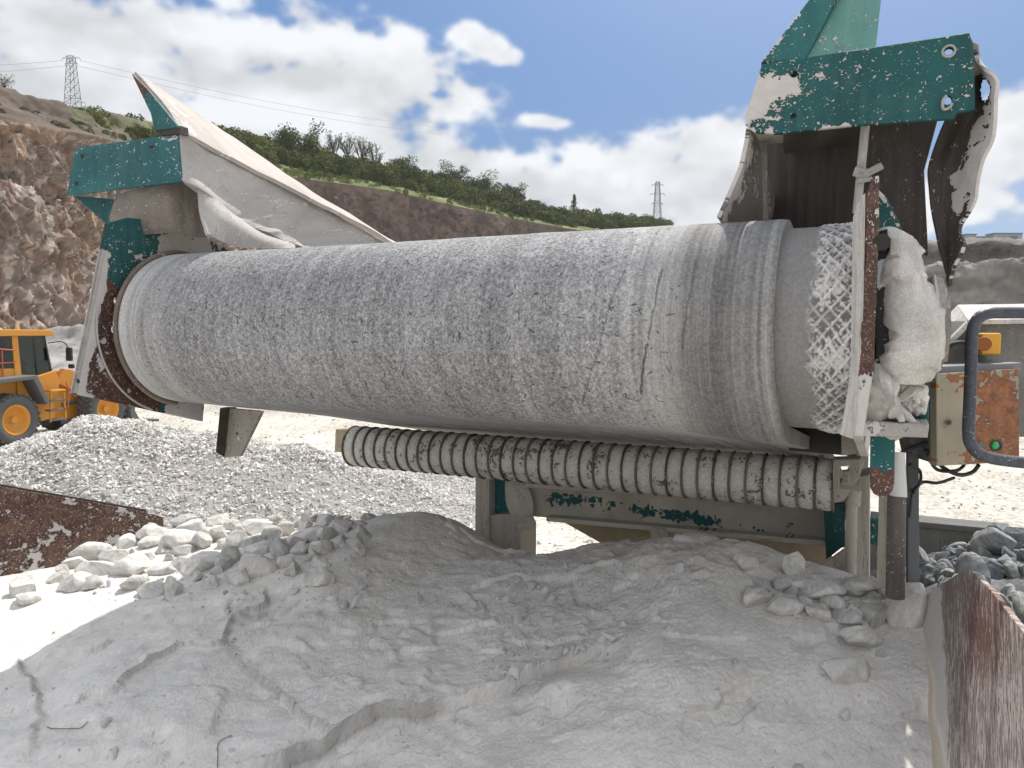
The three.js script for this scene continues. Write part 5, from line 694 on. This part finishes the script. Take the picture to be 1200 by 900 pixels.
// ------------------------------------------------------------------ rocks lying on the heap
{
  const r = rng(404), shared = (name, x, y, w, h, label, group, k = 0, geos = rockGeos, mats = rockMats, lift = 0.3, tilt = 0.5) => {
    const f = heap.at(x, y + h * 0.3); if (!f) return; const [p, miss] = f, d = proj(p)[2], sx = w / F * d * 0.6, sy = h / F * d * 0.7, gi = Math.floor(r() * geos.length);
    if (geos === rockGeos && r() < 0.45) geos = sharpGeos; const m = shade(new THREE.Mesh(geos[gi % geos.length], mats[Math.floor(r() * mats.length)])); m.name = numbered(name); const fl = 0.62 + (gi % 4) * 0.1;
    m.position.copy(p).add(V3(0, sy * lift + miss / F * d * 0.8, 0)); m.rotation.set((r() - 0.5) * tilt, r() * 6.28, (r() - 0.5) * tilt); m.scale.set(sx, sy / fl, sx * (0.85 + r() * 0.3)); scene.add(m); tag(m, label, 'rock', group); return m;
  };
  const ZL = ([x, y, w, h]) => [x / 2.667, 480 + y / 2.667, w / 2.667, h / 2.667], ZR = ([x, y, w, h]) => [760 + x / 2.727, 460 + y / 2.727, w / 2.727, h / 2.727];
  const left = [[85, 540, 110, 60], [105, 572, 85, 45], [215, 520, 90, 50], [265, 535, 80, 40], [300, 480, 110, 60], [290, 425, 110, 65], [350, 445, 80, 50], [400, 405, 90, 50], [415, 460, 130, 50], [410, 490, 110, 50], [410, 530, 80, 50], [460, 345, 70, 40], [490, 370, 120, 50], [540, 400, 100, 80], [575, 325, 70, 55], [605, 365, 80, 60], [625, 395, 70, 50], [670, 370, 70, 70], [640, 450, 120, 70], [560, 470, 80, 50], [500, 490, 80, 50], [700, 345, 60, 40], [745, 335, 60, 40], [800, 355, 110, 60], [790, 395, 70, 50], [745, 410, 60, 50], [720, 440, 60, 50], [740, 505, 80, 60], [810, 425, 90, 40], [835, 390, 60, 40], [880, 410, 60, 60], [880, 365, 60, 50], [920, 345, 60, 40], [925, 395, 60, 40], [970, 375, 50, 40], [920, 430, 60, 40], [875, 465, 50, 40], [915, 480, 60, 40], [970, 450, 50, 40], [1000, 420, 60, 50], [1010, 380, 60, 50], [1060, 360, 70, 50], [1050, 400, 60, 40], [1090, 410, 50, 40], [1110, 385, 60, 50], [1130, 420, 50, 40], [1000, 475, 50, 40], [985, 515, 80, 50], [1045, 515, 40, 40], [470, 545, 90, 60], [540, 540, 70, 70], [660, 525, 60, 40], [240, 470, 80, 40], [180, 510, 60, 35], [350, 500, 70, 40], [450, 410, 70, 40], [700, 405, 50, 40], [760, 370, 60, 40], [860, 430, 60, 40], [960, 340, 50, 30], [1080, 345, 50, 30], [580, 420, 60, 40], [700, 475, 60, 40], [770, 440, 50, 30], [840, 470, 50, 40]];
  shared('limestone_rock', ...ZL([800, 470, 110, 80]), 'largest smooth grey block in the shaded front of the left rock pile', null);
  const ORD = ['leftmost', 'second', 'third', 'fourth', 'fifth', 'sixth', 'seventh', 'eighth', 'ninth', 'tenth', 'eleventh', 'twelfth', 'thirteenth', 'fourteenth', 'fifteenth'], ROW = ['back', 'second', 'third', 'fourth', 'fifth', 'sixth', 'seventh', 'eighth'];
  // rows across the pile, back to front, each counted from the left, so that every rock is told apart
  const ranked = (list, nrows) => { const l = list.map((q) => q).sort((p, q) => p[1] - q[1]), n = Math.ceil(l.length / nrows), out = []; for (let j = 0; j < nrows; j++) l.slice(j * n, j * n + n).sort((p, q) => p[0] - q[0]).forEach((q, i) => out.push([q, i === 0 ? 'leftmost' : ORD[i] + ' from left', j === nrows - 1 ? 'front' : ROW[j]])); return out; };
  heap.ranked = ranked;
  const pile = left.map(ZL); for (let i = 0; i < 300 && pile.length < 118; i++) { const x = 60 + r() * 375, y = lerp(660, 606, (x - 60) / 200) + r() * (x < 150 ? 16 : x < 330 ? 58 : 50), yy = Math.max(y, 600), w = 10 + r() ** 2 * 17; if (pile.some((q) => Math.hypot(q[0] - x, (q[1] - yy) * 1.4) < (q[2] + w) * 0.36)) continue; pile.push([x, yy, w, w * (0.6 + r() * 0.25)]); }
  for (const [q, o, w] of ranked(pile, 8)) shared('limestone_rock', ...q, `pale limestone rock, ${o} in the ${w} row of the left rock pile`, 'rocks of the left pile');
  const right = [[310, 535, 80, 50], [330, 640, 110, 70], [425, 650, 110, 60], [500, 600, 80, 40], [565, 585, 90, 50], [565, 625, 130, 50], [660, 625, 80, 40], [740, 625, 80, 50], [580, 660, 80, 50], [660, 655, 90, 40], [720, 670, 80, 40], [635, 705, 90, 50], [645, 680, 80, 40], [500, 668, 60, 45], [535, 685, 90, 50], [480, 630, 50, 40], [370, 590, 50, 40], [420, 590, 60, 40], [450, 610, 50, 40], [800, 600, 80, 40], [760, 655, 60, 40], [600, 600, 60, 40], [700, 640, 50, 30]];
  for (const [q, o, w] of ranked(right.map(ZR), 3)) shared('limestone_rock', ...q, `dusty grey rock, ${o} in the ${w} row of the right rock cluster`, 'rocks clustered before the right support');
  shared('limestone_rock', ...ZR([478, 556, 62, 70]), 'upright egg-shaped pale rock on top of the right cluster', null, 0, rockGeos, rockMats, 0.5);
  shared('limestone_rock', ...ZR([670, 590, 135, 52]), 'long flat grey slab at the back of the right rock cluster', null);
  shared('limestone_rock', ...ZR([710, 706, 98, 66]), 'squarish pale block at the front of the right rock cluster', null, 0, sharpGeos);
  shared('limestone_boulder', ...ZR([808, 662, 112, 140]), 'big dusty boulder resting against the right hopper wall', null, 0, rockGeos, rockMats, 0.25, 0.15);
  shared('limestone_rock', ...ZR([660, 775, 122, 62]), 'lone flat pale rock lying below the right cluster', null);
  shared('limestone_rock', ...ZR([615, 850, 140, 80]), 'half-buried pale slab under the lone flat rock', null, 0, rockGeos, rockMats, -0.35);
  // crumbs and small stones half sunk in the dust
  const mats = [[], [], [], []], cols = [[], [], [], []]; let n = 0;
  for (let i = 0; i < 700; i++) { const cl = r(); let x, y; if (cl < 0.25) { x = 560 + r() * 260; y = 655 + r() * 120; } else if (cl < 0.4) { x = 640 + (r() - 0.5) * 160; y = 762 - (x - 640) * 0.35 + (r() - 0.5) * 30; } else if (cl < 0.8) { x = 100 + r() * 330; y = 620 + r() * 90; } else { x = r() * 1080; y = 660 + r() * 240; } const f = heap.at(x, y); if (!f || f[1] > 6) continue; const s = 0.003 + r() ** 6 * 0.016, k = n++ % 4, p = f[0].clone().add(V3(0, s * 0.2, 0)); mats[k].push(mat4(p, r, s * 1.3, s * 0.8, s)); const v = 0.42 + r() * 0.14; cols[k].push([v, v * 0.985, v * 0.96]); }
  const gp = new THREE.Group(); gp.name = 'stone_crumbs'; scene.add(gp); tag(gp, 'small stone crumbs half sunk in the dust of the heap', 'stone crumb', null, 'stuff');
  for (let k = 0; k < 4; k++) gp.add(instanced('crumb', smallGeos[k], std({ color: lin(1, 1, 1), roughness: 1 }), mats[k], cols[k]));
  // two dark twigs on the dust
  for (const [l, label] of [[[[48, 851], [62, 855], [80, 855], [94, 848], [101, 842]], 'thin curved dark twig on the dust at the lower left'], [[[249, 896], [254, 884], [259, 870], [266, 858]], 'short straight dark twig sticking from the dust near the bottom edge']]) {
    const pts = l.map(([x, y]) => { const f = heap.at(x, y); return f && f[0].clone().add(V3(0, 0.004, 0)); }).filter(Boolean); if (pts.length < 3) continue;
    const m = shade(new THREE.Mesh(tube(pts, 0.0009, 40, 6), std({ color: lin(0.09, 0.08, 0.07), roughness: 1 }))); m.name = numbered('twig'); scene.add(m); tag(m, label, 'twig');
  }
}

// ------------------------------------------------------------------ right side: control cabinet, guard rail, cables, rubble trough
{
  const z0 = C(2.5, 0.2, 0), face = V3(0, 0, -1), Q = (d, ...l) => l.map(([x, y]) => P(x, y, d));
  const rustBox = worn({ W: 0.22, H: 0.26, seed: 101, base: [150, 142, 122], dust: () => 0.0, rust: (u, v) => 0.05 + sstep(0.28, 0.48, u) * 0.62 + gs(u, v, 0.25, 0.86, 0.22, 0.14) * 0.42 + gs(u, v, 0.8, 0.6, 0.3, 0.4) * 0.2 + gs(u, v, 0.25, 0.06, 0.4, 0.1) * 0.35, film: 0.1, speck: 0.1, grain: 1.5, px: 900 });
  { // orange rust bloom rather than dark rust
    const d = rustBox.map.image.data; for (let i = 0; i < d.length; i += 4) { if (d[i] < 118 && d[i] > d[i + 2] * 1.25) { d[i] = Math.min(255, d[i] * 1.62 + 8); d[i + 1] = Math.min(255, d[i + 1] * 1.68); d[i + 2] = d[i + 2] * 1.3; } }
  }
  const grey = worn({ W: 0.5, H: 0.5, seed: 102, base: [92, 90, 86], dust: () => 0.04, film: 0.22, speck: 0.3 }), lidM = std({ ...dustT, bumpScale: 0.003, roughness: 0.95, color: lin(1.15, 1.15, 1.16) });
  const base = P(1150, 545, 2.0), cab = thing('control_cabinet', 'grey control cabinet with rust-stained door, yellow switch and green button at right edge', 'control cabinet', V3(base.x, 0, base.z));
  const q = (n, g, m, par = cab, l) => part(n, g, m, par, false, l);
  q('housing', plate(Q(2.02, [1136, 376], [1260, 376], [1260, 512], [1088, 512], [1084, 500], [1090, 424]), 0.5, { dir: face }), grey);
  q('sloped_lid', plate([...Q(2.0, [1088, 424], [1135, 375]), ...Q(2.5, [1122, 358], [1088, 392])], 0.012), lidM, cab, 'sunlit white sloping lid');
  q('lid', plate([...Q(2.0, [1134, 375], [1270, 373]), ...Q(2.5, [1270, 355], [1122, 357])], 0.012), lidM, cab, 'sunlit white cabinet top');
  q('drip_edge', plate(Q(1.9, [1090, 430], [1197, 425], [1196, 436], [1092, 440]), 0.14, { dir: face }), std({ color: lin(0.2, 0.21, 0.22), roughness: 0.7 }));
  const door = q('door', plate(Q(1.88, [1097, 438], [1194, 432], [1195, 541], [1098, 546]), 0.03), rustBox, cab, 'beige door blotched with orange rust');
  q('box_side', plate([...Q(1.885, [1097, 437], [1098, 546]), ...Q(2.1, [1088, 534], [1087, 440])], 0.01), grey, cab);
  q('box_body', plate(Q(1.915, [1099, 439], [1194, 433], [1194, 540], [1100, 545]), 0.16, { dir: face }), grey, cab);
  q('lock', rod(P(1112, 495, 1.885), P(1112, 495, 1.868), 0.0075, 0.0065, 18), M.bolt, door); q('lock_pin', rod(P(1112, 495, 1.869), P(1112, 495, 1.865), 0.003, 0.003, 10), M.darker, door);
  q('green_button', (() => { const c = P(1167, 522, 1.876), g = new THREE.SphereGeometry(0.0115, 24, 14); g.scale(1, 1, 0.7); g.translate(c.x, c.y, c.z); return g; })(), new THREE.MeshPhysicalMaterial({ color: lin(0.01, 0.36, 0.09), roughness: 0.2, clearcoat: 1 }), door); q('button_collar', rod(P(1167, 522, 1.885), P(1167, 522, 1.872), 0.0135, 0.0125, 22), M.rubber, door);
  q('button_collar', rod(P(1150, 521, 1.885), P(1150, 521, 1.873), 0.009, 0.008, 18), M.bolt, door);
  const yel = std({ color: lin(0.68, 0.35, 0.03), roughness: 0.55 }), stop = q('stop_switch', (() => { const a = P(1155, 403, 1.985), g = new RoundedBoxGeometry(0.052, 0.056, 0.05, 3, 0.006); g.translate(a.x, a.y, a.z); return g; })(), yel, cab, 'yellow stop switch box');
  q('switch_knob', merge([rod(P(1153, 403, 1.965), P(1153, 403, 1.935), 0.011, 0.011, 20), rod(P(1153, 403, 1.94), P(1153, 403, 1.92), 0.018, 0.017, 24)]), std({ color: lin(0.36, 0.12, 0.03), roughness: 0.5 }), stop);
  q('conduit', tube([P(1143, 403, 1.98), P(1120, 402, 1.98), P(1105, 412, 1.99), P(1092, 425, 1.99)], 0.005, 30, 8), M.rubber);
  q('leg', plate(Q(2.0, [1064, 513], [1077, 514], [1078, 790], [1064, 790]), 0.012), std({ color: lin(0.09, 0.095, 0.1), roughness: 0.7 }));
  q('arm', plate(Q(1.98, [1066, 513], [1098, 513], [1098, 530], [1070, 532]), 0.06), std({ color: lin(0.1, 0.1, 0.105), roughness: 0.7 }));
  // black cables
  for (const [pts, w] of [[[[1094, 517], [1075, 522], [1056, 532], [1051, 548], [1060, 568], [1070, 577]], 0.0052], [[[1092, 520], [1102, 545], [1122, 556], [1140, 553], [1147, 545]], 0.0052], [[[1085, 527], [1098, 550], [1118, 552], [1128, 547], [1131, 541]], 0.0045], [[[1070, 577], [1082, 565], [1098, 566], [1118, 560]], 0.0042], [[[1066, 544], [1078, 552], [1078, 566], [1070, 576], [1066, 606]], 0.004]]) q('cable', tube(pts.map(([x, y], i) => P(x, y, 1.96 + (i % 2) * 0.02)), w, 60, 8), M.rubber);

  const rail = thing('guard_rail', 'bent dark tubular guard rail in front of the control cabinet', 'guard rail', P(1200, 545, 1.7).setY(0));
  const rl = (d, l) => l.map(([x, y]) => P(x, y, d));
  part('rail', new THREE.TubeGeometry(new THREE.CatmullRomCurve3(rl(1.66, [[1290, 366], [1240, 366], [1200, 366.5], [1175, 366.5], [1160, 367], [1149, 371], [1142, 380], [1139, 394], [1138, 430], [1136, 480], [1135, 505], [1137, 519], [1145, 530], [1158, 536], [1180, 540], [1210, 543], [1290, 548]]), false, 'centripetal'), 200, 0.0125, 16, false), worn({ W: 1, H: 0.1, px: 512, seed: 103, base: [52, 58, 68], dust: () => -0.05, film: 0.14, speck: 0.4, rough: 0.5 }), rail);

  // rubble trough beyond the right hopper wall
  const steel = worn({ W: 1.5, H: 0.5, seed: 104, base: [96, 96, 94], dust: () => 0.08, film: 0.25, speck: 0.3 });
  const tr = thing('rubble_trough', 'grey steel trough holding coarse rubble right of the dust heap', 'trough', P(1130, 690, 2.6).setY(0));
  const tp = (n, g, m) => part(n, g, m, tr);
  const A = P(1020, 607, 3.6), B = P(1182, 622, 3.35), Cc = P(1215, 690, 2.4), D = P(1225, 760, 1.9);
  const dn = (p, k) => p.clone().add(V3(0, -k, 0));
  tp('back_wall', plate([A, B, V3(B.x, 0.02, B.z), V3(A.x, 0.02, A.z)], 0.02), steel);
  tp('top_rail', bar(A.clone().add(V3(0, 0.006, 0)), B.clone().add(V3(0, 0.006, 0)), 0.03, 0.05), steel);
  const r = rng(77), rows = [[[1000, 668, 3.5], [1060, 662, 3.45], [1110, 652, 3.4], [1180, 634, 3.25], [1260, 640, 3.1]], [[1000, 690, 3.0], [1060, 684, 2.95], [1110, 676, 2.9], [1180, 664, 2.8], [1260, 670, 2.7]], [[1000, 740, 2.6], [1060, 730, 2.5], [1130, 726, 2.4], [1190, 720, 2.35], [1290, 730, 2.2]], [[1040, 800, 2.2], [1080, 800, 2.15], [1150, 795, 2.1], [1230, 790, 2.0], [1330, 800, 1.9]]].map((l) => l.map(([x, y, d]) => P(x, y, d)));
  const g = sheet(rows, 90, 80, { disp: (p) => (fb3(p.x * 6, p.y * 6, p.z * 6, 4) - 0.5) * 0.12 });
  tp('rubble_bed', g, std({ ...greyT, bumpScale: 0.02, roughness: 1, color: lin(0.8, 0.8, 0.8) }));
  const gp = g.userData.grid.pts, pr = gp.map(proj), floor0 = (p) => V3(p.x, 0.02, p.z), GN = 91, GM = 81, rim = (k) => gp[k].clone().add(V3(0, 0.03, 0));
  { const a = rim(GN - 1), b = rim(GN * GM - 1), c = rim(GN * (GM - 1)); a.z = Math.max(a.z, B.z + 0.03); a.x += 0.02; b.x += 0.02; tp('side_wall', plate([a, b, floor0(b), floor0(a)], 0.02), steel); tp('front_wall', plate([c, b, floor0(b), floor0(c)].map((p) => p.clone().add(V3(0, 0, 0.03))), 0.02), steel); }
  const spots = []; for (let i = 0; i < 400 && spots.length < 96; i++) { const k = Math.floor(r() * gp.length), [x, y, d] = pr[k]; if (x < 1045 || x > 1215 || y > 770 || (y > 690 && x < 1140) || spots.some((q) => gp[q[3]].distanceTo(gp[k]) < 0.035)) continue; spots.push([x, y, d, k]); }
  for (const [q, o, w] of heap.ranked(spots, 8)) {
    const k = q[3], s = (0.022 + r() ** 2 * 0.034), m = shade(new THREE.Mesh(sharpGeos[Math.floor(r() * 8)], greyMats[Math.floor(r() * 3)])); m.name = numbered('rubble_rock');
    m.position.copy(gp[k]).add(V3(0, s * 0.35, 0)); m.rotation.set(r() * 6, r() * 6, r() * 6); m.scale.set(s * (0.9 + r() * 0.7), s, s * (0.8 + r() * 0.4)); scene.add(m);
    tag(m, `angular grey rubble rock, ${o} in the ${w} row of the trough`, 'rock', 'rubble in the trough');
  }
  for (const [x, y, d, w, label] of [[1163, 634, 3.0, 0.085, 'largest pale boulder at the back corner of the rubble trough'], [1187, 634, 3.05, 0.065, 'dark cracked boulder behind the largest pale trough boulder'], [1075, 652, 2.9, 0.055, 'rounded blue-grey rock left of the trough centre']]) { const m = shade(new THREE.Mesh(sharpGeos[Math.floor(x) % 8], greyMats[x === 1187 ? 1 : 2])); m.name = numbered('rubble_rock'); m.position.copy(P(x, y, d)); m.rotation.set(x, y, 1); m.scale.setScalar(w); scene.add(m); tag(m, label, 'rock'); }

  // green machine far off by the quarry wall
  const gm = P(1168, 352, 190), t = thing('green_screener', 'distant green mobile screener just above the cabinet top', 'quarry machine', V3(gm.x, 0, gm.z)), gM = std({ color: lin(0.05, 0.3, 0.07), roughness: 0.6 });
  part('conveyor', bar(V3(-3, 5.2, 0), V3(3, 6.9, 0), 0.9, 1.2), gM, t, true); part('chassis', box(7, 1.4, 2.4, 0, 1.6, 0, 0.05), M.darker, t, true); part('hopper', box(3, 1.8, 2.4, -1.5, 3.6, 0, 0.1), gM, t, true); part('support', bar(V3(1, 2, 0), V3(1.4, 6, 0), 0.3, 0.3), gM, t, true); part('support', bar(V3(-2, 2, 0), V3(-2, 5.2, 0), 0.3, 0.3), gM, t, true);
}
scene.fog = new THREE.FogExp2(new THREE.Color().setRGB(0.72, 0.76, 0.8), 0.0001);
renderer.render(scene, camera);
